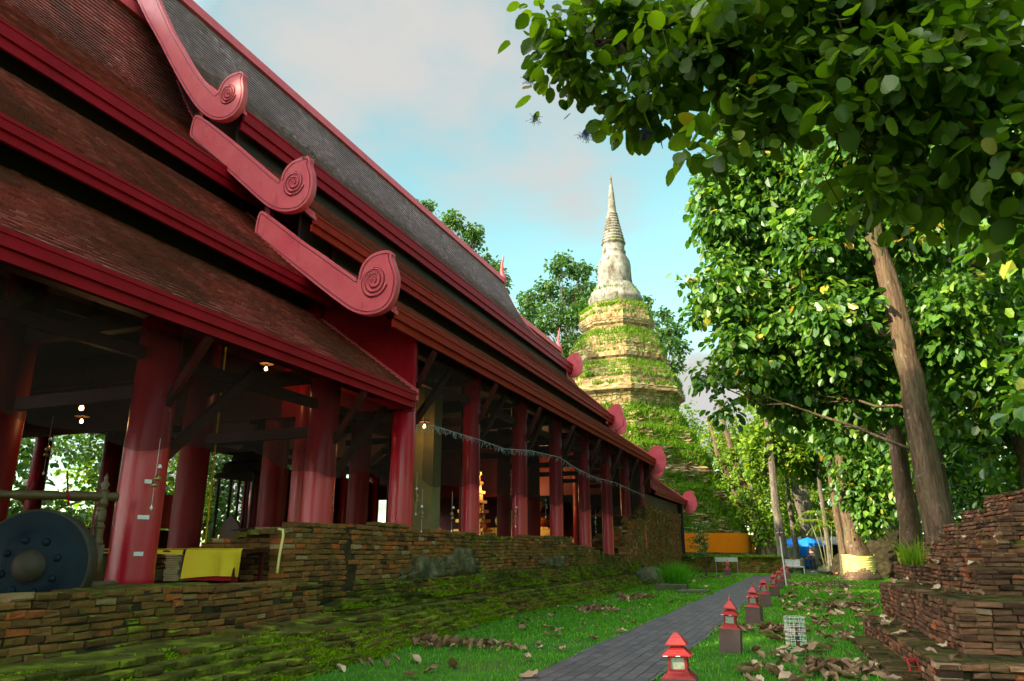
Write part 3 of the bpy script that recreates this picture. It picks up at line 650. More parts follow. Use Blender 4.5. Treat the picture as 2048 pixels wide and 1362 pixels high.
gable_board(N1, NY, (-13.84, 13.84), .27, 'topmost long curved gable board ending in a spiral scroll', -1)
gable_board(N2, NY, (-11.30, 10.58), .30, 'middle gable board ending in a spiral scroll', -1)
gable_board(N3, NY, (-8.76, 7.57), .33, 'lowest gable board ending in a spiral scroll', -1)
for (x, z0, z1) in ((-14.87, 13.2, 13.95), (-12.17, 9.75, 10.45)):
    mb = MB(); mb.box((x, NY+.12, (z0+z1)/2), (.16, .16, z1-z0)); part(mb, 'board_post', MAT['groove'])
# scroll-shaped tail ends at the far eaves
TL = [(p[0]+8.75, p[1]-7.5) for p in N3[9:23]]
def tail(x, z, y, s=1.):
    P = smooth_poly([(x+p[0]*s, z+p[1]*s) for p in TL], 2); mb = MB(); mb.prism(P, y-.08, y+.08)
    part(mb, 'gable_board_tail', MAT['pink'])
for (xe, ze, *_r) in MAIN: tail(xe+.02, ze-.05, Y1+.15, 1.15); tail(2*RX-xe, ze, Y1+.15)
for (xe, ze, *_r) in LOWR: tail(xe+.12, ze-.12, Y2+.15, 1.15)
def chofa(x, y, z, h):
    mb = MB(); P = [(x+.12, y, z-.4), (x+.10, y, z+.05), (x-.02, y-.05, z+.3*h), (x+.0, y-.02, z+.6*h), (x+.09, y, z+.85*h), (x+.08, y, z+h)]
    mb.tube(P, [.22, .20, .12, .085, .05, .012], 8); mb.tube([(x+.1, y, z-.05), (x-.25, y, z+.12), (x-.5, y, z+.02)], [.13, .09, .02], 7)
    part(mb, 'finial', MAT['pink'], True)
chofa(RX, Y1+.1, 20.2, 1.9); chofa(RX, Y2+.1, 18.35, 1.9); chofa(RX, NY, 20.3, 2.2)
# gable walls
def gable_wall(y, tiersL, drop, name='gable_wall'):
    pts = []
    for i_, (xe, ze, xt, zt, fb) in enumerate(reversed(tiersL)):
        q_ = rprof(xe, ze, xt, zt, .72 if i_ == 2 else 0, 12); pts += [(x, z-.22) for x, z in q_[1:]]
    left = [(2*RX-a, b) for a, b in reversed(pts[:-1])]
    poly = [(pts[0][0], drop)]+pts+left+[(left[-1][0], drop)]
    mb = MB(); mb.prism(poly, y-.05, y+.05); return mb
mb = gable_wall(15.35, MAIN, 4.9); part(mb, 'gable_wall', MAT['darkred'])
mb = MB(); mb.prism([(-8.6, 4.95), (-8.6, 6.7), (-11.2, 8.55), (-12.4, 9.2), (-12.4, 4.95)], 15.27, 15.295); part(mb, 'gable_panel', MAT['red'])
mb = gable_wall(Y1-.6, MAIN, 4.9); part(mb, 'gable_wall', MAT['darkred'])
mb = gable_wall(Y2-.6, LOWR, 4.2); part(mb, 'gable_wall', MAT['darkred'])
mb = MB()                                                # frame and raised panels on the near gable corner
mb.box((-8.62, 15.26, 5.75), (.20, .12, 1.9)); mb.box((-10.5, 15.27, 6.78), (3.9, .09, .16)); mb.box((-10.45, 15.27, 4.95), (3.8, .08, .14)); mb.box((-10.2, 15.27, 6.3), (.12, .08, .9))
for i, x in enumerate(np.arange(-9.0, -12, -.42)): mb.box((x, 15.285, 5.85), (.02, .04, 1.7))
part(mb, 'gable_frame', MAT['red'])
# side wall boards high up near the far end, and corner posts
mb = MB(); mb.box((-8.95, 41.6, 4.9), (.08, 4.2, 3.0)); 
for y in np.arange(39.7, 43.8, .35): mb.box((-8.89, y, 4.9), (.03, .05, 3.0))
part(mb, 'side_wall', MAT['darkred'])
mb = MB(); mb.box((-8.9, 50.3, 4.4), (.08, 12.6, .9)); part(mb, 'side_wall', MAT['darkred'])
mb = MB(); mb.box((-8.66, 56.7, 2.6), (.22, .22, 5.0)); part(mb, 'corner_post', MAT['dark'])
# plaster pillar behind the corner column
mb = MB(); mb.box((-9.95, 18.75, 3.9), (.62, .5, 5.8)); part(mb, 'plaster_pillar', MAT['plaster'])
# columns
def column(x, y, r, zt, mat='redcol'):
    mb = MB(); prof = [(r*1.03, FLOOR-.3), (r*1.03, FLOOR+.1), (r, FLOOR+.3), (r*.985, 3), (r*.96, zt)]; mb.lathe((x, y, 0), prof, 28)
    part(mb, 'column', MAT[mat], True)
for y in (-.4, 4.1, 8.6, 13.1):
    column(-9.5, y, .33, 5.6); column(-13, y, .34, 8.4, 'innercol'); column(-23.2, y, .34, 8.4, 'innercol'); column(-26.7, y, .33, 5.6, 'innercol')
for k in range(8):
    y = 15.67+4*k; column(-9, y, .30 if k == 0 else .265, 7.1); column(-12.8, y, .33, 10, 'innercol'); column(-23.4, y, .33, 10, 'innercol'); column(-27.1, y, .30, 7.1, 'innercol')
column(-11.55, 15.2, .27, 9.2)
# beams and braces
def beams(ys, xo, xi, zo, zi, y0, y1):
    mb = MB()
    for x, z in ((xo, zo), (xi, zi), (2*RX-xi, zi), (2*RX-xo, zo)): mb.box((x, (y0+y1)/2, z), (.22, y1-y0, .34)); 
    mb.box((xo-.02, (y0+y1)/2, zo-.75), (.12, y1-y0, .2))
    for y in ys:
        mb.box(((xo+xi)/2, y, zo-.05), (xi-xo, .2, .3)); mb.box((RX, y, zi), (abs(2*RX-2*xi), .24, .42)); mb.box((2*RX-(xo+xi)/2, y, zo-.05), (xi-xo, .2, .3))
        mb.box((RX, y, zi-2.1), (abs(2*RX-2*xi), .2, .32))
        mb.box(((xo+xi)/2, y, zo-1.3), (xi-xo, .14, .22))
    part(mb, 'beam', MAT['darkred'])
beams([-.4, 4.1, 8.6, 13.1], -9.5, -13, 5.35, 7.9, -9, 15.2)
beams([15.67+4*k for k in range(8)], -9, -12.8, 6.6, 9.6, 15.4, 43.6)
for (x, y, zo, xe) in [(-9.5, y, 5.0, -8.5) for y in (4.1, 8.6, 13.1)]+[(-9, 15.67+4*k, 6.5, -8.2) for k in range(8)]:
    mb = MB(); mb.bar((x, y+.3, zo-2.0), (x+.2, y+2.1, zo-.1), .13, .16); mb.bar((x+.2, y, zo-1.3), (xe, y, zo-.15), .1, .12); part(mb, 'brace', MAT['darkred'])
# ceiling boards inside keep the hall dark
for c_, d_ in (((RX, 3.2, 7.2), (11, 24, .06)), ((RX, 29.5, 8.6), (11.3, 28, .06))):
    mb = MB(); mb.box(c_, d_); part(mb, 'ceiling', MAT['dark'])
mb = MB(); mb.box((RX-4.2, 24, .55), (14.6, 66, 1.08)); mb.box((-10.6, 24, .54), (3.2, 66, 1.07)); part(mb, 'floor', MAT['darkred'])
# balustrade and screens on the far side
mb = MB(); mb.box((-27.2, 10, 1.75), (.12, 36, 1.2)); mb.box((-27.2, 10, 2.4), (.2, 36, .1)); part(mb, 'balustrade', MAT['darkred'])
mb = MB(); mb.box((-27.6, 38, 3.6), (.12, 13, 5)); part(mb, 'screen_wall', MAT['darkred'])
mb = MB(); mb.box((RX, 53, 4), (17, .3, 8)); part(mb, 'back_wall', MAT['darkred'])
mb = MB(); mb.box((-27.4, 26.0, 3.3), (.1, 1.6, 1.5)); part(mb, 'window_shutter', MAT['pink'])
# yellow painted cords on the inner columns
mb = MB(); mb.tube([(-12.62, 13.35, FLOOR), (-12.62, 13.3, 6.3)], .022, 6); part(mb, 'cable', MAT['yellowcloth'])

# bird netting behind the outer columns
m, t = newmat('fine_black_netting')
d = t.nodes.new('ShaderNodeBsdfDiffuse'); d.inputs[0].default_value = (.03, .02, .018, 1); tr = t.nodes.new('ShaderNodeBsdfTransparent')
ms = t.nodes.new('ShaderNodeMixShader'); ms.inputs[0].default_value = .5
o_ = t.nodes.new('ShaderNodeOutputMaterial'); t.links.new(tr.outputs[0], ms.inputs[1]); t.links.new(d.outputs[0], ms.inputs[2]); t.links.new(ms.outputs[0], o_.inputs[0])
MAT['net'] = m
def net(x, ys, z0, z1, label):
    mb = MB(); V = []; 
    for i, y in enumerate(ys): V += [(x, y, z0+.10*sin(y*1.4)+.06*sin(y*3.7)), (x, y, z1)]
    mb.add(V, [(2*i, 2*i+2, 2*i+3, 2*i+1) for i in range(len(ys)-1)])
    tag(mb.build('bird_net', MAT['net']), label, 'netting')
net(-9.08, np.arange(-8, 15.3, .4), 3.15, 4.9, 'fine dark bird netting hung under the near lower eave')
net(-8.62, np.arange(16, 43.5, .4), 3.25, 6.4, 'fine dark bird netting hung behind the far row of columns')
# plastic strip garland sagging along the eave
gp = [(-8.45, atx(px, py, -8.45).y, atx(px, py, -8.45).z) for px, py in ((832, 850), (870, 852), (900, 862), (960, 880), (1010, 898), (1060, 901), (1120, 915), (1150, 935), (1190, 955), (1230, 965), (1290, 992))]
mb = MB(); mb.tube(gp, .012, 5); P = np.array(gp); 
for i in range(260):
    tt = rng.random()*(len(P)-1.001); k = int(tt); p = P[k]+(P[k+1]-P[k])*(tt-k); l = rng.uniform(.06, .2)
    mb.tube([p, p+np.array([rng.normal(0, .04), rng.normal(0, .06), -l])], .0045, 3, caps=False)
tag(mb.build('garland', MAT['grey']), 'pale fringed string garland sagging below the long eave', 'garland')

# ------------------------------------------------------------------ things inside and along the hall
def bulb(px, py, X, label, power=7):
    p = atx(px, py, X); b = thing('light_bulb', label, 'light bulb', p, 'bare bulbs hanging in the temple hall')
    mb = MB(); mb.lathe((0, 0, 0), [(.001, -.06), (.032, -.045), (.042, -.015), (.034, .02), (.018, .05), (.001, .052)], 14); mb.build('bulb', MAT['bulb'], b, True)
    mb = MB(); mb.lathe((0, 0, .05), [(.024, 0), (.024, .06), (.03, .07)], 10); mb.lathe((0, 0, .13), [(.17, -.02), (.10, .03), (.001, .05)], 14); mb.build('holder', MAT['tan'], b)
    mb = MB(); mb.tube([(0, 0, .13), (0, 0, 1.1)], .006, 5); mb.build('flex', MAT['blackish'], b)
    l = bpy.data.lights.new('bulb_light', 'POINT'); l.energy = power; l.color = (1, .55, .22); l.shadow_soft_size = .06
    lo = bpy.data.objects.new('bulb_light', l); COL.objects.link(lo); lo.parent = b; lo.location = (0, 0, -.14)
bulb(163, 815, -12.2, 'glowing bare bulb above the gong, upper of two')
bulb(163, 842, -16.5, 'small glowing bulb just below the brighter bulb above the gong')
bulb(532, 737, -12.0, 'glowing bare bulb under the near eave between two columns')
bulb(512, 908, -21.5, 'small glowing bulb beside the tall shrine with slim posts')
bulb(849, 852, -9.6, 'glowing bulb hung in front of the yellow plaster pillar')
bulb(1100, 937, -14.5, 'glowing bulb beside the golden seated statue', 60)

# gong and its turned stand
gc = atx(62, 1132, -9.15)
g = thing('gong', 'huge round dark blue gong with bronze rim hanging in a turned wooden stand', 'gong', (gc.x, gc.y, gc.z))
nrm = Vector((.50, -.86, .02)).normalized(); Q = nrm.to_track_quat('Z', 'Y').to_matrix(); R_ = .69
def gl(prof, name, mat, sm=True):
    mb = MB(); mb.lathe((0, 0, 0), prof, 56, tilt=Q, caps=False); return mb.build(name, mat, g, sm)
gl([(R_-.02, .015), (R_*.8, .03), (R_*.62, .022), (R_*.60, .04), (R_*.40, .045), (R_*.25, .05), (R_*.22, .07), (.001, .07)], 'face', MAT['gong'])
gl([(.3, -.30), (R_-.03, -.28), (R_, -.26), (R_+.015, -.02), (R_, .02), (R_-.02, .022)], 'rim', MAT['gongrim'])
gl([(.20, .06), (.185, .10), (.13, .145), (.06, .165), (.001, .17)], 'boss', MAT['gongrim'])
for k in range(8):
    a = k*pi/4+.3; c = Q @ Vector((cos(a)*R_*.47, sin(a)*R_*.47, .045)); mb = MB(); mb.lathe(tuple(c), [(.05, 0), (.04, .02), (.001, .03)], 10, tilt=Q); mb.build('stud', MAT['gong'], g, True)
def turned(mb, a, b, r, rings, n=14):
    a = Vector(a); b = Vector(b); L = (b-a).length; ts = np.linspace(0, 1, 60); P = [a+(b-a)*x for x in ts]
    R = [r*(1-.35*abs(sin(x*pi*rings)) if (int(x*rings*1.0) % 2 == 0 and abs(x*rings-round(x*rings)) < .5) else r) if False else r*(1+.22*sin(x*rings*2*pi)*(1 if (x % .33) < .12 else .12)) for x in ts]
    mb.tube(P, R, n)
st = thing('gong_stand', 'turned brown wooden frame with a thick cross bar carrying the gong', 'gong stand', (gc.x, gc.y, FLOOR))
sd = Vector((.86, .50, 0)).normalized(); pz = atx(205, 1150, -8.75)
bL = gc+Vector((0, 0, 1.08))
def stp(mb, name): o = mb.build(name, MAT['tan'], st, True); o.location = -Vector((gc.x, gc.y, FLOOR)); return o
pr_ = atx(207, 993, -8.9); pr2 = atx(-150, 985, -9.6)
mb = MB(); turned(mb, pr2, pr_+(pr_-pr2).normalized()*.18, .062, 7); stp(mb, 'cross_bar')
for q in (pr_, pr2):
    mb = MB(); turned(mb, (q.x, q.y, FLOOR+.55), (q.x, q.y, q.z+.07), .065, 4); mb.box((q.x, q.y, FLOOR+.28), (.14, .14, .58)); mb.box((q.x, q.y, FLOOR+.05), (.2, .7, .1))
    mb.lathe((q.x, q.y, q.z+.07), [(.07, 0), (.035, .04), (.06, .09), (.02, .15), (.03, .18), (.001, .25)], 12); stp(mb, 'post')
mb = MB()
for dx in (-.28, .28):
    c = Vector((gc.x, gc.y, gc.z))+Q @ Vector((0, 0, -.1))+sd*dx; mb.tube([c+Vector((0, 0, .76)), c+Vector((0, 0, 1.2))-sd*dx*.3], .012, 5)
stp(mb, 'rope').data.materials[0] = MAT['red']

# table with yellow cloth
tb = thing('table', 'low long offering table behind the near column and brick wall', 'table', (-10.45, 10.22, FLOOR)); tb.rotation_euler.z = -pi/2
mb = MB(); mb.box((0, 0, .49), (.75, 3.7, .05)); mb.build('table_top', MAT['darkred'], tb)
for sx in (-.32, .32):
    for sy in (-1.75, 0, 1.75):
        mb = MB(); mb.box((sx, sy, .23), (.06, .06, .46)); mb.build('leg', MAT['darkred'], tb)
mb = MB(); mb.box((.30, 1.25, .24), (.03, 1.1, .44)); mb.build('skirt', MAT['red'], tb)
def drape(x0, x1, y0, y1, z, fall, folds=.02):
    mb = MB(); ys = np.linspace(y0, y1, 46); U = [(x0, z), ((x0+x1)/2, z+.004), (x1-.02, z), (x1+.012, z-.02)]+[(x1+.02, z-fall*k/6) for k in range(1, 7)]; V = []
    for j, y in enumerate(ys):
        for i, (x, zz_) in enumerate(U):
            d = max(0, i-3)/6; V.append((x+d*folds*sin(y*9+sin(y*4)*2), y+d*.02*sin(y*5), zz_-(.03*d*sin(y*3.1))))
    n = len(U); mb.add(V, [(j*n+i, (j+1)*n+i, (j+1)*n+i+1, j*n+i+1) for j in range(len(ys)-1) for i in range(n-1)], .5)
    return mb
mb = drape(-.36, .36, -1.86, .70, .522, .07); o = mb.build('tablecloth', MAT['yellowcloth'], None, True); o.location = (-10.45, 10.22, FLOOR); o.rotation_euler.z = -pi/2; tag(o, 'plain yellow cloth on the left end of the table behind the gong', 'tablecloth')
mb = drape(-.36, .37, .76, 1.92, .526, .46, .06); o = mb.build('tablecloth', MAT['yellowcloth'], None, True); o.location = (-10.45, 10.22, FLOOR); o.rotation_euler.z = -pi/2; tag(o, 'bright yellow cloth hanging deep over the right end of the table', 'tablecloth')
for (x, y, n, r, lab) in ((-9.95, 10.0, 12, .19, 'tall stack of woven mats under the table beside the red cloth'), (-10.62, 9.9, 5, .24, 'low stack of woven mats right beside the thick near column')):
    mb = MB()
    for k in range(n):
        mb.box((rng.normal(0, .012), rng.normal(0, .012), .02+k*.036), (r*1.6, r*2, .028), rz=rng.normal(0, .04), var=rng.random())
    o = mb.build('mat_stack', MAT['mat']); o.location = (x, y, FLOOR); tag(o, lab, 'mats')
for (y, lab) in ((-12.0, 'pale box panel under the table left of the near column'), (-11.1, 'yellowish cardboard box under the table right of the near column')):
    mb = MB(); mb.box((0, 0, .2), (.4, .5, .4)); mb.box((.205, 0, .2), (.01, .03, .38)); mb.box((0, 0, .405), (.41, .51, .012)); o = mb.build('box', MAT['tanwall'] if y > -11.5 else MAT['plaster']); o.location = (y, 10.1, FLOOR); o.rotation_euler.z = -pi/2; tag(o, lab, 'box')
# strap over the wall corner
mb = MB(); p0 = atx(566, 1060, -8.36); p1 = atx(554, 1146, -8.22)
P = [p0+Vector((-.1, 0, .02)), p0, p0+(p1-p0)*.15+Vector((.02, 0, 0)), p0+(p1-p0)*.55, p1]
mb.tube(P, .022, 6); tag(mb.build('strap', MAT['paleyellow'], None, True), 'yellow strap hanging over the corner of the brick wall', 'strap')

# wind bells on cords
def windbell(px, py, X, label, big=1.):
    p = atx(px, py, X); b = thing('wind_bell', label, 'wind bell', p, 'hanging wind bells of the temple hall')
    mb = MB(); mb.tube([(0, 0, .5*big), (0, 0, -.55*big)], .0028, 4); mb.build('cord', MAT['white'], b)
    for k, z in enumerate((.1, -.06, -.16)):
        mb = MB(); r = (.035, .055, .05)[k]*big; mb.lathe((rng.normal(0, .02), rng.normal(0, .02), z*big), [(r, -r), (r*.8, -r*.3), (r*.5, r*.4), (.004, r*.6)], 10); mb.build('bell', MAT['brass'] if k else MAT['white'], b, True)
    mb = MB(); mb.lathe((0, 0, -.5*big), [(.001, -.05), (.022, -.02), (.001, .04)], 8); mb.build('clapper_leaf', MAT['white'], b)
for a in ((312, 945, -8.9, 'brass wind bell hanging in front of the thickest near column'), (97, 888, -12.3, 'wind bell on a long cord above the gong'), (904, 1022, -8.7, 'wind bell right of the plaster pillar'),
          (966, 1030, -8.75, 'wind bell at the left edge of the third gap right of the pillar'), (1031, 1020, -8.75, 'wind bell beside the column in front of the golden statue'), (1091, 1005, -8.75, 'wind bell right of the golden statue'),
          (1191, 1040, -8.75, 'lowest small wind bell before the orange draped statue'), (833, 985, -8.75, 'wind bell in front of the plaster pillar, left'), (844, 1020, -8.7, 'wind bell in front of the plaster pillar, right')): windbell(*a)

# golden seated Buddha-type statue: generic seated figure on a stepped throne
def seated(root, s, mat, name='body'):
    mb = MB()
    mb.tube([(-.75*s, -.1*s, .22*s), (-.3*s, -.45*s, .2*s), (.3*s, -.45*s, .2*s), (.75*s, -.1*s, .22*s)], [.2*s, .24*s, .24*s, .2*s], 12)
    mb.lathe((0, 0, .1*s), [(.62*s, 0), (.6*s, .2*s), (.38*s, .4*s), (.36*s, .7*s), (.46*s, 1.05*s), (.44*s, 1.18*s), (.16*s, 1.32*s), (.13*s, 1.42*s)], 20)
    for sx in (-1, 1): mb.tube([(sx*.45*s, 0, 1.2*s), (sx*.62*s, -.08*s, .8*s), (sx*.5*s, -.3*s, .45*s), (sx*.1*s, -.48*s, .42*s)], [.13*s, .11*s, .09*s, .06*s], 10)
    mb.lathe((0, 0, 1.48*s), [(.02*s, 0), (.14*s, .03*s), (.2*s, .16*s), (.21*s, .28*s), (.17*s, .42*s), (.08*s, .5*s), (.05*s, .56*s), (.001, .74*s)], 16)
    for sx in (-1, 1): mb.box((sx*.2*s, 0, 1.72*s), (.03*s, .07*s, .2*s))
    mb.lathe((0, -.19*s, 1.74*s), [(.03*s, -.06*s), (.02*s, .05*s), (.001, .06*s)], 6)
    return mb.build(name, mat, root, True)
bp = atx(1076, 1030, -17.5)
bd = thing('statue', 'large golden seated statue glowing between the columns at the far end', 'statue', (-17.5, 47.0, FLOOR))
seated(bd, 2.2, MAT['gold']).location = (0, 0, 1.9)
mb = MB(); mb.box((0, 0, .5), (5, 3.4, 1)); mb.box((0, 0, 1.2), (4.4, 3, .4)); mb.box((0, 0, 1.6), (4.8, 3.2, .4)); mb.box((0, 0, 1.85), (4.2, 2.8, .1)); mb.build('throne', MAT['gold'], bd)
b2 = thing('statue', 'smaller statue draped in orange cloth between the last columns', 'statue', (-13.2, 47.5, FLOOR))
seated(b2, 1.1, MAT['gold']).location = (0, 0, 1.2)
mb = MB(); mb.box((0, 0, .5), (1.9, 1.5, 1)); mb.box((0, 0, 1.1), (2.1, 1.6, .2)); mb.build('throne', MAT['gold'], b2)
mb = MB(); mb.tube([(-.5, -.1, 2.5), (-.1, -.45, 2.2), (.35, -.5, 1.7), (.5, -.4, 1.3)], [.1, .16, .2, .22], 9); mb.build('robe', MAT['orangecloth'], b2, True)
# golden stepped altar tower
at_ = thing('altar_tower', 'tall tapering golden altar tower of stacked ledges among the columns', 'altar', (-17.2, 38.0, FLOOR))
for k in range(9):
    mb = MB(); w = 1.9-.17*k; mb.box((0, 0, 1.0+k*.52), (w, w*.8, .16)); mb.box((0, 0, 1.25+k*.52), (w*.7, w*.5, .36)); mb.build('ledge', MAT['gold'], at_)
mb = MB(); mb.box((0, 0, .5), (2.4, 1.6, 1)); mb.build('base', MAT['gold'], at_)
l = bpy.data.lights.new('altar_fill_light', 'POINT'); l.energy = 240; l.color = (1, .55, .2); l.shadow_soft_size = .15; lo = bpy.data.objects.new('altar_fill_light', l); COL.objects.link(lo); lo.location = (-16.0, 43.0, 5.2)  # added warm fill light for the gold altar, no fixture modelled
# hanging gold lantern plaques
for (px, py, w_, lab) in ((975, 826, .9, 'slanting orange hanging board below the ceiling'), (1067, 860, .6, 'upper square golden plaque on the dark inner column'), (1067, 893, .6, 'lower square golden plaque on the dark inner column'), (1155, 985, .35, 'small square golden plaque between two red columns')):
    p = atx(px, py, -15.5); mb = MB(); mb.box((0, 0, 0), (.05, w_*1.2, w_*.75), rz=.4); mb.box((.03, -.02, 0), (.04, w_*1.0, w_*.55), rz=.4); o = mb.build('plaque', MAT['gold'] if py > 830 else MAT['orangewood']); o.location = p; tag(o, lab, 'plaque')
# shrine pavilion with slim posts
sh = thing('shrine', 'small dark wooden shrine canopy on slim posts seen against the greenery', 'shrine', (-21.8, 25.3, FLOOR))
for sx in (-.9, .9):
    for sy in (-.9, -.2, .3, .9): mb = MB(); mb.tube([(sx, sy, .8), (sx, sy, 3.5)], .06, 8); mb.build('post', MAT['dark'], sh)
mb = MB(); mb.lathe((0, 0, 3.4), [(1.5, 0), (1.45, .14), (1.2, .25), (1.15, .6), (.9, .7), (.8, 1.1), (.5, 1.3), (.1, 2)], 4, rz=pi/4); mb.build('canopy', MAT['dark'], sh)
mb = MB(); mb.box((0, 0, .4), (2.4, 2.4, .8)); mb.build('base', MAT['orangewood'], sh)
mb = MB(); mb.prism([(-.5, .8), (.5, .8), (.5, 1.4), (0, 1.9), (-.5, 1.4)], -1.0, -.9); mb.build('backboard', MAT['tan'], sh)
# ceiling fan
def fan(px, py, X, lab):
    p = atx(px, py, X); f = thing('ceiling_fan', lab, 'fan', p)
    mb = MB(); mb.lathe((0, 0, 0), [(.02, .6), (.02, .1), (.12, .06), (.14, -.04), (.02, -.1)], 12); mb.build('motor', MAT['blackish'], f)
    for k in range(3):
        a = k*2.1+.4; mb = MB(); mb.box((cos(a)*.5, sin(a)*.5, 0), (.75, .12, .015), rz=a); mb.build('blade', MAT['tan'], f)
fan(380, 752, -14.5, 'dim ceiling fan under the near roof left of the thick column'); fan(190, 640, -14.8, 'dim ceiling fan high above the gong')
# paper notes taped to the first column are part of the hall
mb = MB()
for (px, py, w_, h_) in ((316, 960, .10, .06), (308, 1033, .16, .06), (298, 1108, .13, .06)):
    p = at(px, py, 8.3); d_ = Vector((p.x+9.5, p.y-8.6, 0)).normalized(); c = Vector((-9.5, 8.6, p.z))+Vector((.86, -.5, 0)).normalized()*.345
    mb.box(c, (.006, w_, h_), rz=atan2(-.5, .86))
part(mb, 'taped_note', MAT['white'])

# seated monk seen over the wall, and small figure
def monk(x, y, label, s=1.):
    r = thing('person', label, 'person', (x, y, FLOOR))
    mb = MB(); mb.tube([(-.34, -.1, .12), (-.1, -.3, .12), (.12, -.3, .12), (.34, -.1, .12)], [.09, .11, .11, .09], 10)
    mb.lathe((0, 0, 0), [(.27, 0), (.24, .15), (.17, .3), (.2, .52), (.19, .6), (.07, .68), (.055, .72)], 16)
    mb.lathe((0, -.01, .71), [(.04, 0), (.075, .04), (.092, .12), (.09, .17), (.06, .23), (.001, .25)], 14)
    mb.lathe((0, -.10, .80), [(.018, -.02), (.012, .025), (.001, .03)], 6)
    for sx in (-1, 1): mb.tube([(sx*.19, 0, .58), (sx*.25, -.05, .38), (sx*.12, -.24, .24)], [.05, .045, .035], 8)
    mb.build('body', MAT['skin'], r, True)
    mb = MB(); mb.lathe((0, 0, 0), [(.30, .01), (.27, .15), (.20, .3), (.225, .52), (.205, .6), (.09, .67)], 16); mb.build('robe', MAT['orangecloth'], r, True); return r
monk(-9.9, 21.9, 'seated person in an orange robe partly hidden by the wall').scale = (1.35, 1.35, 1.35)
monk(-10.2, 33.4, 'seated person in orange far along the wall between two columns').scale = (1.25, 1.25, 1.15)
# nests
for (p, lab, s_) in ((at(612, 320, 13.75), 'untidy twig nest on top of the middle scroll', .22), (at(398, 232, 13.9), 'dark twig nest wedged above the middle gable board', .16)):
    mb = MB()
    for i in range(70):
        a = rng.uniform(0, 2*pi); e_ = rng.uniform(-.3, .3); d = np.array([cos(a), sin(a)*.8, e_]); o_ = rng.normal(0, s_*.3, 3)*np.array([1.3, .8, .4]); mb.tube([o_-d*s_*.6, o_+d*s_*.6+rng.normal(0, .02, 3)], .009, 3, caps=False)
    o = mb.build('nest', MAT['nest']); o.location = p; tag(o, lab, 'bird nest')

# ================================================================== the stupa
SC = Vector((-17.15, 75, 0))
stp_ = thing('stupa', 'tall octagonal brick stupa with whitewashed spire and grass on its ledges', 'stupa', SC)
NS = 14
def octring(r, z, jr=0.):
    a = pi/8+np.arange(8)*pi/4; C = np.stack([np.cos(a)*r/cos(0), np.sin(a)*r, np.full(8, z)], 1); P = []
    for k in range(8):
        for j in range(NS): P.append(C[k]+(C[(k+1) % 8]-C[k])*j/NS)
    P = np.array(P); d = P[:, :2]/np.linalg.norm(P[:, :2], axis=1)[:, None]; ph = np.arange(8*NS)
    P[:, :2] += d*(rng.normal(0, jr, len(P))+jr*.8*np.sin(ph*.7+z*1.3))[:, None]; P[:, 2] += rng.normal(0, jr*.35, len(P)); return P
def octo(name, prof, mat, jr=.05, moss=None):
    """prof: list of (r, z); every level gets courses of about .22 m"""
    mb = MB(); R = []; n = 8*NS
    for (r0, z0), (r1, z1) in zip(prof[:-1], prof[1:]):
        k = max(1, int(abs(z1-z0)/.24)); 
        for j in range(k): 
            t_ = j/k; r = r0+(r1-r0)*t_; z = z0+(z1-z0)*t_
            R.append((r, z)); 
            if k > 1: R.append((r+rng.uniform(.0, .03), z+.05)); R.append((r+rng.uniform(.03, .06), z+.20*(z1-z0)/k/.24))
    R.append(prof[-1]); V = np.concatenate([octring(r, z, jr) for r, z in R]); Fs = []
    for i in range(len(R)-1):
        for j in range(n): k = (j+1) % n; Fs.append((i*n+j, i*n+k, (i+1)*n+k, (i+1)*n+j))
    Fs.append(tuple((len(R)-1)*n+j for j in range(n)))
    k0 = mb.n; mb.v.append(V); mb.n += len(V); 
    for f in Fs:
        mb.f.append(f); mb.var.append(float(np.clip(rng.normal(.6, .2), 0, 1))); mb.mi.append(0); mb.ms.append(moss(V[f[0]][2]) if moss else .1)
    return mb.build(name, mat, stp_)
k8 = 1/cos(0)
octo('base', [(12.9, -.1), (12.75, 1.4), (12.3, 1.5), (12.4, 3.0), (11.7, 4.8), (11.6, 5.0), (11.15, 6.2), (11.0, 6.9), (10.3, 7.2), (10.1, 8.2), (10.2, 8.4), (9.3, 9.2), (9.1, 10.1), (8.85, 10.9), (8.2, 11.3), (7.9, 12.5), (7.2, 13.0), (7.0, 14.0), (6.3, 14.8), (6.0, 15.35)], MAT['stupabrick'], .10, moss=lambda z: .5 if not (8.3 < z < 9.0 or 10.3 < z < 11) else .22)
octo('tier', [(6.05, 15.2), (6.2, 16.0), (6.55, 16.5), (6.95, 16.7), (6.95, 17.2), (6.6, 17.5), (6.65, 18.2), (6.2, 18.9), (5.1, 19.9)], MAT['stupabrick'], .02, moss=lambda z: -.12 if z < 18.2 else .4)
octo('tier', [(4.95, 19.7), (5.0, 20.3), (5.3, 20.5), (5.4, 20.9), (5.15, 21.1), (5.25, 21.8), (4.9, 22.4), (3.8, 23.7)], MAT['stupabrick'], .02, moss=lambda z: -.12 if z < 21.8 else .4)
octo('tier', [(3.65, 23.5), (3.7, 24.2), (3.95, 24.4), (4.15, 24.9), (4.15, 25.3), (3.95, 25.6), (4.0, 26.2), (3.6, 26.6), (2.75, 27.1)], MAT['stupabrick'], .018, moss=lambda z: -.12 if z < 26 else .35)
def rnd(name, prof, n=40, jit=.015):
    mb = MB(); mb.lathe((0, 0, 0), prof, n, jit=jit); return mb.build(name, MAT['stupaplaster'], stp_, True)
rnd('bell_base', [(2.75, 26.9), (2.8, 27.2), (2.98, 27.6), (2.98, 28.0), (2.75, 28.1), (2.72, 28.6), (2.5, 28.75), (2.35, 29.2), (2.1, 29.35), (2.08, 29.6), (1.95, 29.7)])
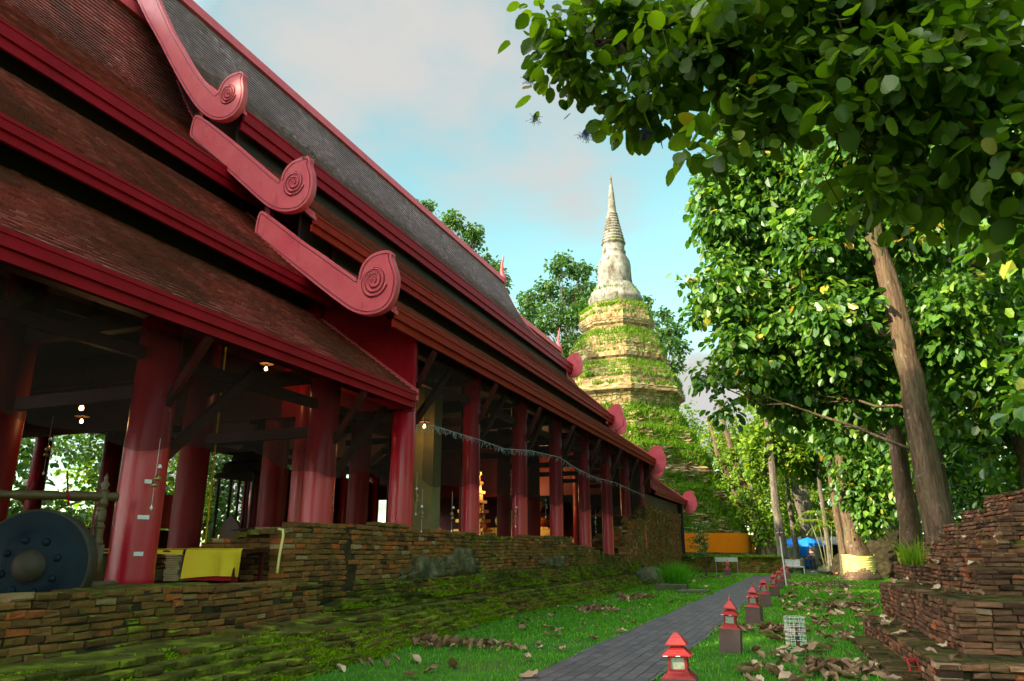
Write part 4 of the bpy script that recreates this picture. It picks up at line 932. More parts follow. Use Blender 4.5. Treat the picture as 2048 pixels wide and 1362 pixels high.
rnd('bell', [(1.92, 29.6), (1.90, 29.9), (1.84, 30.4), (1.82, 31.4), (1.78, 32.0), (1.68, 32.5), (1.50, 32.9), (1.34, 33.05), (1.30, 33.5), (1.36, 33.6), (1.20, 33.8), (1.22, 34.4)])
pr = [(1.1, 34.3)]; z = 34.5; r = 1.36
for k in range(11):
    h = .40-.012*k; pr += [(r*.77, z), (r*.99, z+h*.25), (r, z+h*.5), (r*.96, z+h*.8)]; z += h; r *= .925
pr += [(r*.9, z), (r*.85, z+.1), (.30, z+2.4), (.10, z+4.0), (.14, z+4.1), (.08, z+4.3), (.001, z+4.7)]
sc_ = (43.36-34.3)/(z+4.7-34.3); pr = [(a, 34.3+(b-34.3)*sc_) for a, b in pr]
rnd('spire', pr, 28, .008)
# grass: on ledges and all over the base
P = []
def ledge(z0, z1, r0, r1, n):
    a = rng.uniform(-pi, pi*.35, n); t_ = rng.random(n); r = (r0+(r1-r0)*t_)
    k = np.floor((a-pi/8)/(pi/4)); loc = (a-pi/8)-k*pi/4-pi/8; rr = r*cos(pi/8)/np.cos(loc)
    return np.stack([np.cos(a)*rr, np.sin(a)*rr, z0+(z1-z0)*t_], 1)
for z0, z1, r0, r1, n in ((18.1, 19.8, 6.75, 5.2, 11000), (21.7, 23.6, 5.3, 3.9, 9000), (26.1, 26.95, 4.05, 2.85, 4200), (17.2, 17.5, 6.9, 6.7, 500), (20.9, 21.1, 5.4, 5.2, 260), (28.6, 28.75, 2.75, 2.5, 220), (25.3, 25.6, 4.15, 4.0, 260), (15.4, 16.4, 6.2, 6.5, 260)): P.append(ledge(z0, z1, r0, r1, n))
bp_ = [(12.3, 3.0), (11.7, 4.8), (11.15, 6.2), (11.0, 6.9), (10.3, 7.2), (10.1, 8.2), (9.3, 9.2), (9.1, 10.1), (8.85, 10.9), (8.2, 11.3), (7.9, 12.5), (7.2, 13.0), (7.0, 14.0), (6.3, 14.8), (6.0, 15.35)]
for (r0, z0), (r1, z1) in zip(bp_[:-1], bp_[1:]): 
    if z0 in (8.2,): continue
    P.append(ledge(z0, z1, r0+.06, r1+.06, int(4300*(abs(z1-z0)+abs(r1-r0))*(r0+r1)/20)))
P.append(ledge(1.2, 3.0, 12.5, 12.45, 2500))
P = np.concatenate(P); nz = np.sin(P[:, 0]*1.7+P[:, 2])*np.sin(P[:, 2]*2.1+P[:, 1]); P = P[(nz+rng.normal(0, .5, len(P))) > -.55]
o = blades('ledge_grass', P, .44, .10, np.clip(rng.normal(.5, .2, len(P)), 0, 1), MAT['stupagrass'], .8, parent=stp_); o['kind'] = 'stuff'
# small bushes clinging to the spire
# orange cloth wrapped round the foot of the stupa
mb = MB(); a = pi/8+np.arange(9)*pi/4; R_ = 12.95; C = np.stack([np.cos(a)*R_, np.sin(a)*R_], 1); V = []; n = 0
for k in range(8):
    for j in range(16):
        p = C[k]+(C[k+1]-C[k])*j/16; w = .05*sin(n*.7)+.03*sin(n*2.3); d = p/np.linalg.norm(p)
        V += [(p[0]+d[0]*.02, p[1]+d[1]*.02, 3.02-.03*sin(n*.39)), (p[0]+d[0]*(.04+w), p[1]+d[1]*(.04+w), 2.2), (p[0]+d[0]*(.05+w), p[1]+d[1]*(.05+w), 1.42+.04*sin(n*.5))]; n += 1
mb.add(V, [(i*3+q, ((i+1) % n)*3+q, ((i+1) % n)*3+q+1, i*3+q+1) for i in range(n) for q in (0, 1)], .5)
o = mb.build('cloth_wrap', MAT['orangecloth'], None, True); o.location = SC; tag(o, 'broad orange cloth band wrapped round the foot of the grassy stupa', 'cloth')

# ================================================================== trees
def leaves(name, C, nper, spread, size, mat, parent, varmean=.45, drop=.35, full=False, var_by=None, flat=.0):
    """C: cluster centres (n,3). rosettes of teak-like leaves"""
    n = len(C)*nper; cc = np.repeat(C, nper, 0); d = rng.normal(0, 1, (n, 3)); d /= np.linalg.norm(d, axis=1)[:, None]
    pos = cc+d*spread*rng.uniform(.25, 1, (n, 1))*np.array([1, 1, .8])
    out = d.copy(); out[:, 2] -= drop+rng.uniform(0, .5, n); out /= np.linalg.norm(out, axis=1)[:, None]        # leaf axis
    side = np.cross(out, rng.normal(0, .45, (n, 3))+np.array([0, 0, 1.])); side /= np.linalg.norm(side, axis=1)[:, None]+1e-9
    nor = np.cross(side, out); s = size*rng.uniform(.45, 1.3, n)[:, None]; w = .78*s
    B = pos
    def p(a, b, c): return B+out*s*b+side*w*a+nor*s*c
    fo = rng.uniform(.02, .16, n)[:, None]; cu = rng.uniform(-.12, .10, n)[:, None]
    if full:
        L = [p(0, 0, 0), p(0, .33, cu*.15), p(0, .66, cu*.7), p(0, 1, cu*1.7)]
        for g_ in (1, -1): L += [p(g_*.33, .12, fo*.6), p(g_*.5, .40, fo+cu*.3), p(g_*.43, .70, fo*.9+cu*.8), p(g_*.2, .92, fo*.5+cu*1.4)]
        V = np.stack(L, 1).reshape(-1, 3); k = np.arange(n)*12
        q = np.concatenate([np.stack([k+a for a in f], 1) for f in ((0, 4, 5, 1), (1, 5, 6, 2), (2, 6, 7, 3), (0, 1, 9, 8), (1, 2, 10, 9), (2, 3, 11, 10))]); rep = 6
    else:
        L = [p(0, 0, 0), p(.42, .30, fo), p(.36, .72, fo+cu*.6), p(0, 1, cu*1.5), p(-.36, .72, fo+cu*.6), p(-.42, .30, fo)]
        V = np.stack(L, 1).reshape(-1, 3); k = np.arange(n)*6; q = np.concatenate([np.stack([k, k+1, k+2, k+3], 1), np.stack([k, k+3, k+4, k+5], 1)]); rep = 2
    cv = np.repeat(rng.normal(0, .10, len(C)), nper)
    v = rng.normal(varmean, .17, n)+cv; yl = rng.random(n) < .018; v = np.where(yl, rng.uniform(.93, 1, n), np.minimum(v, .92)); v = np.clip(v, 0, 1)
    o = fastmesh(name, V, q, np.tile(v, rep), mat, parent, smooth=full); return o
def ell(c, r, n, shell=.55):
    d = rng.normal(0, 1, (n, 3)); d /= np.linalg.norm(d, axis=1)[:, None]; q = shell+(1-shell)*rng.random((n, 1)); return np.array(c)+d*q*np.array(r)
def tree(label, cat, x, y, h, r, blobs, leaf='teakleaf', size=.34, nper=7, spread=.55, bark='bark', path=None, group=None, name='tree', flare=1.5, full=False, vm=.45, limbs=True, shell=.45, r_top=.35, drop=.35, twigs=True, dens=1.8, limb=.38, ntw=14, nlimb=0):
    base = Vector((x, y, 0)); T = thing(name, label, cat, base, group)
    mb = MB()
    pts = path or [(x, y, 0), (x+.03*h*rng.normal(0, .3), y, h*.5), (x+.02*h*rng.normal(0, .5), y, h)]
    P = np.array(pts, float); tt = np.linspace(0, 1, len(P)); ts = np.linspace(0, 1, 22)**1.1
    Q = np.stack([np.interp(ts, tt, P[:, i]) for i in range(3)], 1); Q[1:-1, :2] += rng.normal(0, r*.06, (20, 2))
    R = r*(1-(1-r_top)*ts); z = Q[:, 2]; R = R*(1+(flare-1)*np.exp(-z/(r*1.4)))
    mb.tube(Q-np.array([x, y, 0]), R, 20, flute=.09)
    mb.build('trunk', MAT[bark], T, True)
    allC = []
    for (c, rr, n) in blobs: allC.append(ell(c, rr, int(n*dens), shell))
    if limbs:
        mb = MB(); mb_any = False
        for bi, ((c, rr, n), C) in enumerate(zip(blobs, allC)):
            if nlimb and bi % nlimb: continue
            c = np.array(c, float); k = int(np.clip(np.searchsorted(Q[:, 2], c[2]-max(1.2, .5*np.hypot(*(c[:2]-P[0][:2])))), 2, 21)); a = Q[k]; 
            m_ = (a+c)/2+np.array([0, 0, -.25+rng.normal(0, .3)]); rl = R[k]*limb
            ts2 = np.linspace(0, 1, 8)[:, None]; B = (1-ts2)**2*a+2*ts2*(1-ts2)*m_+ts2**2*c; B[1:-1] += rng.normal(0, .08, (6, 3))
            mb.tube(B-np.array([x, y, 0]), np.linspace(rl, rl*.3, 8), 8); mb_any = True
            if twigs:
                for e in C[rng.permutation(len(C))[:min(len(C), ntw)]]:
                    s0 = B[rng.integers(3, 8)]; mm = (s0+e)/2+rng.normal(0, .15, 3); mb.tube([s0-np.array([x, y, 0]), mm-np.array([x, y, 0]), e-np.array([x, y, 0])], [rl*.22+.012, .02, .009], 5)
        mb.build('limb', MAT[bark], T, True)
    C = np.concatenate(allC); o = leaves('crown', C, nper, spread, size, MAT[leaf], T, vm, drop, full); o.location = -base
    return T
GT = 'teak trees of the grove on the right'
# A: the big leaning teak, its leafy limb hangs far to the left over the lawn
tree('tallest thick pale teak trunk right of centre with a hanging leafy crown', 'tree', 3.15, 22, 20, .37,
     [((-1.3, 24.2, 12.6), (1.35, 1.8, 2.0), 110), ((-1.6, 23.6, 9.7), (1.25, 1.5, 1.3), 60), ((-1.2, 23.5, 7.6), (1.2, 1.3, 1.3), 45), ((.5, 24.5, 9.2), (1.9, 2.0, 2.3), 150), ((.1, 24.5, 6.6), (1.5, 1.6, 1.2), 60),
      ((.7, 24.6, 13), (2.1, 2.4, 2.3), 170), ((2.2, 25.5, 10.5), (1.6, 1.5, 2.2), 90), ((.4, 24, 16.4), (2.4, 2.5, 1.8), 140), ((3.5, 24, 16), (2.2, 2.2, 2.2), 90), ((2.0, 24.0, 6.4), (1.2, 1.2, 1.3), 50),
      ((1.5, 23.0, 7.2), (1.2, .9, .9), 34), ((.3, 23.2, 8.4), (1.2, .9, 1.0), 34), ((1.9, 23.2, 9.4), (1.1, .9, 1.1), 30), ((4.0, 23.0, 7.0), (1.1, .9, 1.0), 30), ((-2.95, 23.4, 10.2), (.35, .4, .25), 2), ((-2.75, 23.4, 9.0), (.35, .4, .35), 2), ((-2.5, 23.5, 6.9), (.4, .4, .6), 4), ((-2.0, 23.5, 13.6), (.6, .6, .7), 7), ((-1.9, 23.5, 5.9), (.5, .5, .5), 4),
      ((1.2, 22.2, 10.6), (1.3, .9, 1.4), 60), ((1.3, 22.0, 8.2), (1.0, .8, 1.0), 36), ((2.3, 21.5, 12.6), (1.4, .9, 1.3), 60), ((4.2, 22.5, 10.8), (1.3, 1.1, 1.5), 60), ((4.6, 22.5, 8.0), (1.3, 1.2, 1.3), 50), ((5.2, 23, 13), (2, 1.4, 2.2), 90), ((5.6, 23, 5.9), (1.4, 1.2, 1.2), 50), ((-.3, 23.5, 14.6), (1.6, 1.5, 1.2), 60)],
     limb=.16, ntw=6, nlimb=4, size=.30, dens=2.9, path=[(3.15, 22, 0), (3.12, 22, 2), (3.0, 22, 6), (2.93, 22, 8), (2.62, 22, 10.5), (2.8, 22, 13.5), (2.7, 22.2, 20)], r_top=.45, flare=1.35, drop=.8, spread=.5, nper=8)
tree('reddish double-stemmed teak trunk with a pale sash, left of the thickest trunk', 'tree', 3.55, 32, 18, .42,
     [((3.4, 33, 8.6), (1.5, 1.5, 1.6), 60), ((1.9, 33.5, 12), (2.4, 2, 3), 130), ((5.5, 33, 12), (2.5, 2.5, 3), 120), ((4.8, 32.5, 7.2), (1.6, 1.6, 1.6), 60), ((2.0, 34.5, 7.2), (1.4, 1.4, 1.8), 60), ((4, 33, 16), (3, 2.5, 2.5), 110)],
     path=[(3.55, 32, 0), (3.54, 32, 6), (3.4, 32.3, 18)], flare=1.2, size=.38, drop=.8)
tree('teak with flared foot wrapped in a yellow sash and ivy on its right side', 'tree', 2.42, 46, 19, .58,
     [((2.7, 45.8, 5.6), (1.3, 1.0, 1.9), 80), ((3.2, 45.4, 3.6), (.8, .7, 1.3), 50), ((1.9, 46.5, 9.5), (2.2, 2, 2.5), 120), ((4.8, 46, 9), (2.6, 2.2, 3.4), 150), ((.5, 47, 12), (2.4, 2, 2.8), 110), ((3, 46.5, 14.5), (3.5, 3, 3), 140), ((5.6, 45, 5.0), (2, 1.8, 2.1), 100)],
     path=[(2.42, 46, 0), (2.35, 46, 1.5), (2.1, 46, 4.3), (2.25, 46, 9), (2.2, 46, 19)], flare=1.9, size=.38, drop=.7)
def sash(x, y, z0, z1, r, label):
    mb = MB(); na, nz_ = 72, 26; V = []; ph = rng.uniform(0, 6, nz_)
    for k in range(nz_):
        for j in range(na):
            a = 2*pi*j/na; z = z0+(z1-z0)*k/(nz_-1)+.03*sin(a*2+1)+.015*sin(a*5+k); rr = r+.028*sin(k*2.1+1.2*sin(a*3+ph[k]*.15)+a)+rng.normal(0, .006); V.append((x+cos(a)*rr, y+sin(a)*rr, z))
    mb.add(V, [(k*na+j, k*na+(j+1) % na, (k+1)*na+(j+1) % na, (k+1)*na+j) for k in range(nz_-1) for j in range(na)], .5)
    tag(mb.build('sash', MAT['paleyellow'], None, True), label, 'sash')
sash(2.41, 46, .32, 1.34, .82, 'wide crinkled yellow sash wound round the flared trunk')
sash(3.54, 32, .85, 1.45, .49, 'pale yellow sash round the double-stemmed trunk, half hidden by the ruin')
sash(3.13, 22, .2, .8, .62, 'pale sash low on the thickest trunk behind the ruin')
# smaller and farther teaks
for (x, y, h, r, lab, bl, pth) in [
    (1.85, 50, 16, .30, 'slim orange-brown trunk just left of the trunk with the yellow sash', [((1.2, 51, 9.5), (1.6, 1.5, 1.6), 60), ((0, 51, 12), (2, 2, 2.4), 80)], [(1.9, 50, 0), (1.7, 50, 4.8), (1.5, 50, 16)]),
    (-.05, 75, 20, .55, 'leaning grey trunk rising behind the blue umbrellas', [((-1.5, 76, 15), (3, 3, 4), 110), ((2, 76, 14), (2.6, 2.5, 3.5), 90)], [(.1, 75, 0), (-.5, 75, 5), (-.95, 75, 8.6), (-1.2, 75, 20)]),
    (.3, 79, 20, .5, 'grey trunk close behind the leaning one by the umbrellas', [((3, 80, 16), (3, 3, 4), 90)], [(.4, 79, 0), (-.1, 79, 9), (-.3, 79, 20)]),
    (-2.0, 60, 18, .42, 'straight grey trunk just behind the red and white pole', [((-2.6, 61, 9.8), (1.9, 1.8, 2.0), 110), ((-1.6, 61, 13), (2.6, 2.5, 3), 120), ((-3.2, 61, 7.6), (.9, 1, 1.2), 30), ((-.6, 61.5, 8.8), (1.6, 1.5, 1.4), 60)], [(-1.9, 60, 0), (-2.1, 60, 5), (-2.15, 60, 18)]),
    (-.9, 66, 17, .26, 'slim straight grey-brown trunk left of the leaning pair', [((-.6, 67, 12.5), (2.2, 2, 2.4), 70)], [(-1.0, 66, 0), (-1.25, 66, 6), (-1.5, 66, 17)]),
    (1.35, 62, 16, .22, 'slender trunk just behind the palm', [((1.6, 63, 10.5), (2.2, 2, 2.6), 80), ((.6, 63, 7.8), (1.3, 1.2, 1.2), 36)], [(1.35, 62, 0), (1.2, 62, 6), (1.0, 62, 16)]),
    (-1.4, 78, 15, .2, 'thin light brown trunk between two grey trunks in the distance', [((-1.2, 71, 11), (2, 2, 2), 50)], None),
    (6.7, 27, 17, .42, 'dark trunk right of the thickest trunk, seen through leaves', [((5.2, 28, 9), (2.0, 1.8, 2), 80), ((7.4, 28, 12), (2.5, 2.2, 2.8), 100), ((5.6, 27.5, 6.3), (1.7, 1.5, 1.4), 60), ((7.3, 28, 5), (1.9, 1.7, 1.6), 70)], [(6.9, 27, 0), (6.3, 27, 8), (5.9, 27, 17)]),
    (8.3, 27, 17, .34, 'right-hand dark slender trunk above the ruin', [((9, 28, 8), (2.2, 2, 2.8), 90), ((8.4, 27, 13.5), (2.8, 2.2, 2.8), 100), ((7.0, 26.5, 9.8), (1.6, 1.4, 1.4), 40)], [(8.5, 27, 0), (7.7, 27, 8), (7.3, 27, 17)]),
    (5.6, 38, 18, .4, 'shaded trunk far behind the ruin', [((6, 39, 6.5), (2.4, 2, 2.8), 100), ((7.5, 39, 10.5), (3, 2.4, 3), 110), ((4.6, 39, 13), (3, 2.4, 3), 90)], None),
    (7.4, 19, 14, .25, 'slender shaded sapling with broad leaves above the ruin', [((6.6, 19.5, 6.2), (1.5, 1.3, 1.2), 70), ((6.2, 20, 9.3), (1.6, 1.4, 1.6), 80), ((7.8, 20, 8.2), (1.6, 1.4, 1.8), 80), ((7.0, 19.5, 11.8), (1.9, 1.4, 1.6), 80), ((5.2, 19, 4.6), (.8, .7, .6), 16)], None),
    (9.5, 40, 18, .4, 'deep shaded trunk at the far right of the grove', [((10, 41, 6), (3, 2.5, 3.5), 110), ((12.5, 41, 10), (3.5, 2.5, 4), 110), ((9, 41, 14), (3, 2.5, 3), 80)], None)]:
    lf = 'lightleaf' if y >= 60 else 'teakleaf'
    tree(lab, 'tree', x, y, h, r, bl, path=pth, group=GT, leaf=lf, size=.42 if y >= 60 else .38, nper=7, flare=1.4, bark='barkgrey' if y >= 60 else 'bark')
# ivy-clad leaning trunks beside the stupa
for k, (x0, x1, y, lab) in enumerate(((-2.6, -5.2, 62, 'sunlit ivy-clad trunk leaning left beside the stupa, nearer one'), (-3.2, -6.6, 66, 'ivy-clad trunk leaning left toward the stupa, farther one'))):
    pth = [(x0, y, 0), (x0-.25, y, 2), (x0+(x1-x0)*.55, y, 5.2), (x1, y, 9.5), (x1-.6, y, 13)]
    bl = [((x0+(x1-x0)*t_, y-.2, z), (.55, .5, .7), 16) for t_, z in ((.12, 2.6), (.3, 3.6), (.45, 4.6), (.62, 5.8), (.8, 7.4), (.95, 9.0))]+[((x1-.3, y+2, 11.5), (1.4, 1.6, 1.8), 60), ((x0+.6, y+3, 8.5), (1.6, 1.5, 2.6), 60)]
    tree(lab, 'tree', x0, y, 13, .42, bl, path=pth, leaf='lightleaf', size=.26, nper=7, spread=.35, limbs=False, flare=1.6, bark='bark')
# background greenery: individual trees closing the grove
k = 0
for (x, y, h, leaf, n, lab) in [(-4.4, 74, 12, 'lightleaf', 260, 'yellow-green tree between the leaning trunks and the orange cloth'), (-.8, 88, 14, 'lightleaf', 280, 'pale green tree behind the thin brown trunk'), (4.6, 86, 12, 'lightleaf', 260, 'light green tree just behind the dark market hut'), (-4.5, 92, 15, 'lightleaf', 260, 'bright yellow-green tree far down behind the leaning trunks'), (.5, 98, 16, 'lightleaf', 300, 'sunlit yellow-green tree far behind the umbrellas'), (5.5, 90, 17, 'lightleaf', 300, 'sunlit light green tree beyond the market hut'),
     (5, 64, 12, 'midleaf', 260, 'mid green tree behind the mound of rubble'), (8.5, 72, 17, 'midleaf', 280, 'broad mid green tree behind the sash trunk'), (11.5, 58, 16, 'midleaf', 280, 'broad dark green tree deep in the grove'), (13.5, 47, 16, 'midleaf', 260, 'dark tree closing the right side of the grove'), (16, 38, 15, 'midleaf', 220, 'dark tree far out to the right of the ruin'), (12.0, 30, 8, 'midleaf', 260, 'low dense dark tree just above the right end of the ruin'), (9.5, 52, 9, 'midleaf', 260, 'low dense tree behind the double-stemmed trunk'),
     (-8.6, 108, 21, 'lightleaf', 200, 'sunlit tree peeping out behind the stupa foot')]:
    w = h*.28; nb = 7; bl = []
    for j in range(nb): bl.append(((x+rng.normal(0, w*.45), y+rng.normal(0, 1.2), h*(.22+.72*j/(nb-1))), (w*.62, w*.5, h*.16), n//nb))
    tree(lab, 'tree', x, y, h*.85, .35, bl, leaf=leaf, size=.5 if y > 60 else .42, nper=8, spread=.7, shell=.3, flare=1.3, bark='barkgrey', twigs=False)
# trees round the stupa
def airy(lab, pxs, Y, h, leaf='midleaf', size=.42, n=16, bs=1.9, base=None):
    bl = [((at(px, py, Y).x, Y+rng.normal(0, 1), at(px, py, Y).z), (bs*s_, bs*s_, bs*s_*.8), int(n*s_*s_)) for px, py, s_ in pxs]
    x = base if base is not None else float(np.mean([b[0][0] for b in bl]))
    tree(lab, 'tree', x, Y, h, .5, bl, leaf=leaf, size=size, nper=8, spread=.55, shell=.35, bark='barkgrey', flare=1.2)
airy('tall airy tree rising over the temple ridge beside the finial', [(915, 450, 1.0), (948, 470, 1), (930, 500, 1.1), (965, 530, 1), (990, 545, 1), (1005, 560, .9), (900, 520, 1.2), (850, 415, .8), (960, 580, 1.3), (1020, 585, .7)], 62, 26, size=.40, n=26, bs=1.25)
airy('leafy tree between the temple ridge and the stupa', [(1130, 540, 1.2), (1165, 545, 1), (1090, 575, 1.2), (1140, 590, 1.4), (1175, 580, 1), (1060, 620, 1.3), (1110, 640, 1.5), (1160, 640, 1.3), (1080, 670, 1.2), (1140, 690, 1.4), (1180, 620, 1), (1050, 590, .8)], 92, 27, size=.5, n=30, bs=1.9)
airy('airy tree showing at the right shoulder of the stupa', [(1295, 600, .6), (1320, 630, .8), (1350, 660, 1), (1335, 690, 1.1), (1365, 700, .8), (1345, 730, .8), (1310, 670, 1)], 100, 26, size=.55, n=24, bs=1.9)
# greenery seen through the hall
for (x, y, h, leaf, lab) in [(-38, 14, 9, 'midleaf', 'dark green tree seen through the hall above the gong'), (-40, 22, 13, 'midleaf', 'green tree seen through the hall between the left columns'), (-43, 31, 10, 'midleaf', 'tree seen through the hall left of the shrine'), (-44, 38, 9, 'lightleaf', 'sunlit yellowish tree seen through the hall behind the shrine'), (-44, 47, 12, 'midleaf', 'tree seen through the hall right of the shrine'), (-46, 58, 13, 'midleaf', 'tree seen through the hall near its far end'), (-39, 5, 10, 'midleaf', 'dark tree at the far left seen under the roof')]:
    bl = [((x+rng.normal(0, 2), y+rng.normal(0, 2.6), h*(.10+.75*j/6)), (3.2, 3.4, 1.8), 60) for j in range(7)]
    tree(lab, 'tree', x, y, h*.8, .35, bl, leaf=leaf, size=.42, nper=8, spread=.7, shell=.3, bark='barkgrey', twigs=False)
# the near overhanging teak: trunk stands out of frame to the right of the camera
CAN = [((-1.9, 9.6, 9.6), (1.3, 1.3, .9), 46), ((-2.5, 9.4, 8.6), (.8, .8, .5), 16), ((-.6, 9.4, 8.6), (1.3, 1.2, .95), 60), ((.4, 9.3, 9.4), (1.5, 1.3, 1.0), 60), ((.5, 9.6, 7.9), (1.1, 1.1, .8), 48), ((1.6, 9.5, 8.7), (1.4, 1.4, 1.2), 70), ((1.6, 9.2, 7.0), (1.1, 1, .85), 50),
       ((2.6, 9.6, 7.6), (1.4, 1.3, 1.3), 70), ((2.9, 9.5, 6.0), (1.1, 1.0, 1.0), 40), ((3.8, 10, 8.8), (1.8, 1.5, 1.6), 70), ((1.2, 9.4, 5.9), (.5, .45, .35), 8), ((3.4, 9, 5.2), (.7, .7, .6), 14), ((.6, 12, 10.8), (2, 1.5, 1.2), 60), ((2.8, 12, 10), (2, 1.6, 1.5), 80), ((-.75, 9, 6.75), (.35, .3, .25), 5), ((4.6, 10.5, 7), (1.2, 1.2, 1.6), 50), ((4.4, 10.6, 5.4), (.9, .9, .9), 26), ((2.2, 10.4, 6.3), (1.0, .9, .6), 30), ((.1, 9.2, 7.3), (.7, .6, .4), 16), ((-1.6, 9.4, 7.9), (.8, .7, .45), 22), ((-2.9, 9.3, 9.3), (.6, .6, .6), 12)]
tree('near teak whose dark broad-leaved branches hang over the top right of the view', 'tree', 6.8, 6.5, 12, .5, CAN, leaf='nearleaf', size=.26, nper=8, spread=.42, full=True, path=[(6.8, 6.5, 0), (6.7, 6.6, 5), (6.4, 7, 12)], drop=.7, shell=.1, dens=1.35, limbs=False, bark='barkdark')
near_tree = [o for o in bpy.data.objects if o.get('label', '').startswith('near teak')][0]
mb = MB(); BT = Vector((6.8, 6.5, 0))
def wig(P, n=40, a=.07):
    P = np.array(P, float); t_ = np.linspace(0, 1, n); tt = np.linspace(0, 1, len(P)); Q = np.stack([np.interp(t_, tt, P[:, i]) for i in range(3)], 1)
    for i in range(3): Q[:, i] += a*np.sin(t_*17+i*2+P[0][2])+a*.6*np.sin(t_*41+i)
    return Q
BO = [wig([(6.6, 6.8, 7.6), (4.6, 9.2, 8.2), (2.8, 9.7, 9.3), (1.0, 9.8, 9.0), (-.6, 9.6, 9.5), (-1.8, 9.4, 8.9), (-2.9, 9.3, 9.2)]), wig([(6.6, 6.8, 6.2), (4.8, 9.6, 7.2), (3.4, 9.8, 6.6), (2.0, 9.5, 7.3), (.7, 9.4, 7.2)]), wig([(6.4, 7, 9.5), (4, 11, 9.6), (2, 12, 10.6), (.4, 12, 10.6)])]
for Q, r0 in zip(BO, (.10, .075, .07)): mb.tube(Q-np.array(BT), np.linspace(r0, .018, len(Q)), 8)
AP = np.concatenate(BO)
for (c, rr, n) in CAN:
    for e in ell(c, np.array(rr)*.9, 6, .1):
        d_ = np.linalg.norm(AP-e, axis=1)+rng.uniform(0, .5, len(AP)); k_ = int(np.argmin(d_)); s0 = AP[k_]; m1 = s0+(e-s0)*.35+rng.normal(0, .12, 3); m2 = s0+(e-s0)*.7+rng.normal(0, .12, 3); mb.tube([s0-np.array(BT), m1-np.array(BT), m2-np.array(BT), e-np.array(BT)], [.020, .014, .010, .005], 5)
mb.build('limb', MAT['barkdark'], near_tree, True)
for (px, py, lab) in ((1060, 158, 'cluster of dark blue berries at the tip of the left-most branch'), (1170, 270, 'berry cluster below the overhanging leaves, second from the left'), (1290, 268, 'berry cluster hanging alone below the middle of the overhanging leaves'), (1070, 238, 'small berry cluster under the left branch tip')):
    p = at(px, py, 9.3); mb = MB(); 
    for i in range(70 if 'small' not in lab else 30):
        d = rng.normal(0, 1, 3); d /= np.linalg.norm(d); d[2] = -abs(d[2])*.9+.15; q = d*rng.uniform(.05, .16); mb.tube([(0, 0, .10), q*.5, q], .0022, 3, caps=False); mb.lathe(tuple(q), [(.001, -.008), (.008, 0), (.001, .008)], 5)
    o = mb.build('berry_cluster', MAT['berry']); o.location = p; tag(o, lab, 'berries')
# unseen teaks shade the lawn; tall ones by the hall added for gable shade
for (x, y, h) in ((-24, -24, 31), (-15, -24, 31), (-6, -22, 28), (-35, -20, 29), (-30, -7, 35), (-39, 3, 33), (-20, -14, 30), (-10, -13, 27), (-28, -16, 33), (-46, 10, 30)):
    bl = [((x+rng.normal(0, 1.5), y+rng.normal(0, 1.5), h*(.3+.66*j/6)), (4.6, 3.4, 2.3), 42) for j in range(7)]
    tree('broad unseen teak out of view, placed for its shade', 'tree', x, y, h*.85, .5, bl, size=.9, nper=8, spread=1.1, shell=.1, group='unseen teaks placed for shade', limbs=False, dens=2.2)

# ================================================================== lanterns along the path
def lantern(finial, label):
    r = thing('garden_lantern', label, 'lantern', (0, 0, 0), 'red lanterns on brown blocks along the path')
    mb = MB(); mb.box((0, 0, .19), (.37, .37, .46)); mb.box((0, 0, .43), (.385, .385, .02)); mb.build('block', MAT['brownblock'], r)
    mb = MB(); mb.lathe((0, 0, .44), [(.25, 0), (.24, .015), (.18, .05), (.165, .08)], 4, rz=pi/4); mb.build('base', MAT['lampred'], r)
    mb = MB()
    for sx in (-1, 1):
        for sy in (-1, 1): mb.box((sx*.092, sy*.092, .60), (.03, .03, .17))
    mb.box((0, 0, .53), (.20, .20, .018)); mb.box((0, 0, .68), (.21, .21, .02)); mb.build('frame', MAT['lampred'], r)
    mb = MB(); mb.box((0, 0, .605), (.155, .155, .145)); mb.build('glass_pane', MAT['glass'], r)
    mb = MB(); mb.lathe((0, 0, .69), [(.232, 0), (.235, .012), (.195, .03), (.192, .038), (.15, .062), (.147, .07), (.105, .094), (.10, .10)], 4, rz=pi/4); mb.build('lower_roof', MAT['lampred'], r)
    mb = MB(); mb.box((0, 0, .80), (.11, .11, .03)); mb.build('neck', MAT['lampred'], r)
    mb = MB(); mb.lathe((0, 0, .815), [(.165, 0), (.166, .012), (.135, .04), (.132, .046), (.09, .085), (.087, .092), (.045, .13), (.03, .14)], 4, rz=pi/4); mb.build('upper_roof', MAT['lampred'], r)
    if finial: mb = MB(); mb.lathe((0, 0, .95), [(.03, 0), (.018, .02), (.026, .04), (.012, .07), (.008, .11), (.001, .15)], 8); mb.build('finial', MAT['lampred'], r)
    # chipped paint along the roof edge
    mb = MB()
    for (x, y) in ((-.12, -.167), (.02, -.168), (.166, .05)): mb.box((x, y, .698), (.05, .012, .009) if abs(y) > .16 else (.012, .05, .009))
    mb.build('chipped_edge', MAT['white'], r); return r
LY = [8.15, 13.3, 18.5, 23.9, 29.0, 34.4, 39.7, 46]
LL = ['nearest red lantern at the bottom edge, its finial broken off', 'second red lantern from the front, with pointed finial, on a brown block', 'third red lantern from the front with its pointed finial', 'fourth red lantern, finial missing and roof edge chipped white',
      'fifth red lantern from the front along the path', 'sixth red lantern in the row, just before the leaning pole', 'seventh lantern in the row, beside the foot of the leaning pole', 'farthest lantern of the row beside the path']
la = lantern(True, LL[1]); lb = lantern(False, LL[0])
for i, y in enumerate(LY):
    src = lb if i in (0, 3) else la
    o = src if i in (0, 1) else copy_tree(src)
    o.location = (-1.36+rng.normal(0, .015), y, 0); o.rotation_euler = (rng.normal(0, .022), rng.normal(0, .022), rng.normal(0, .09)); o['label'] = LL[i]; o.scale = (.9, .9, .82)
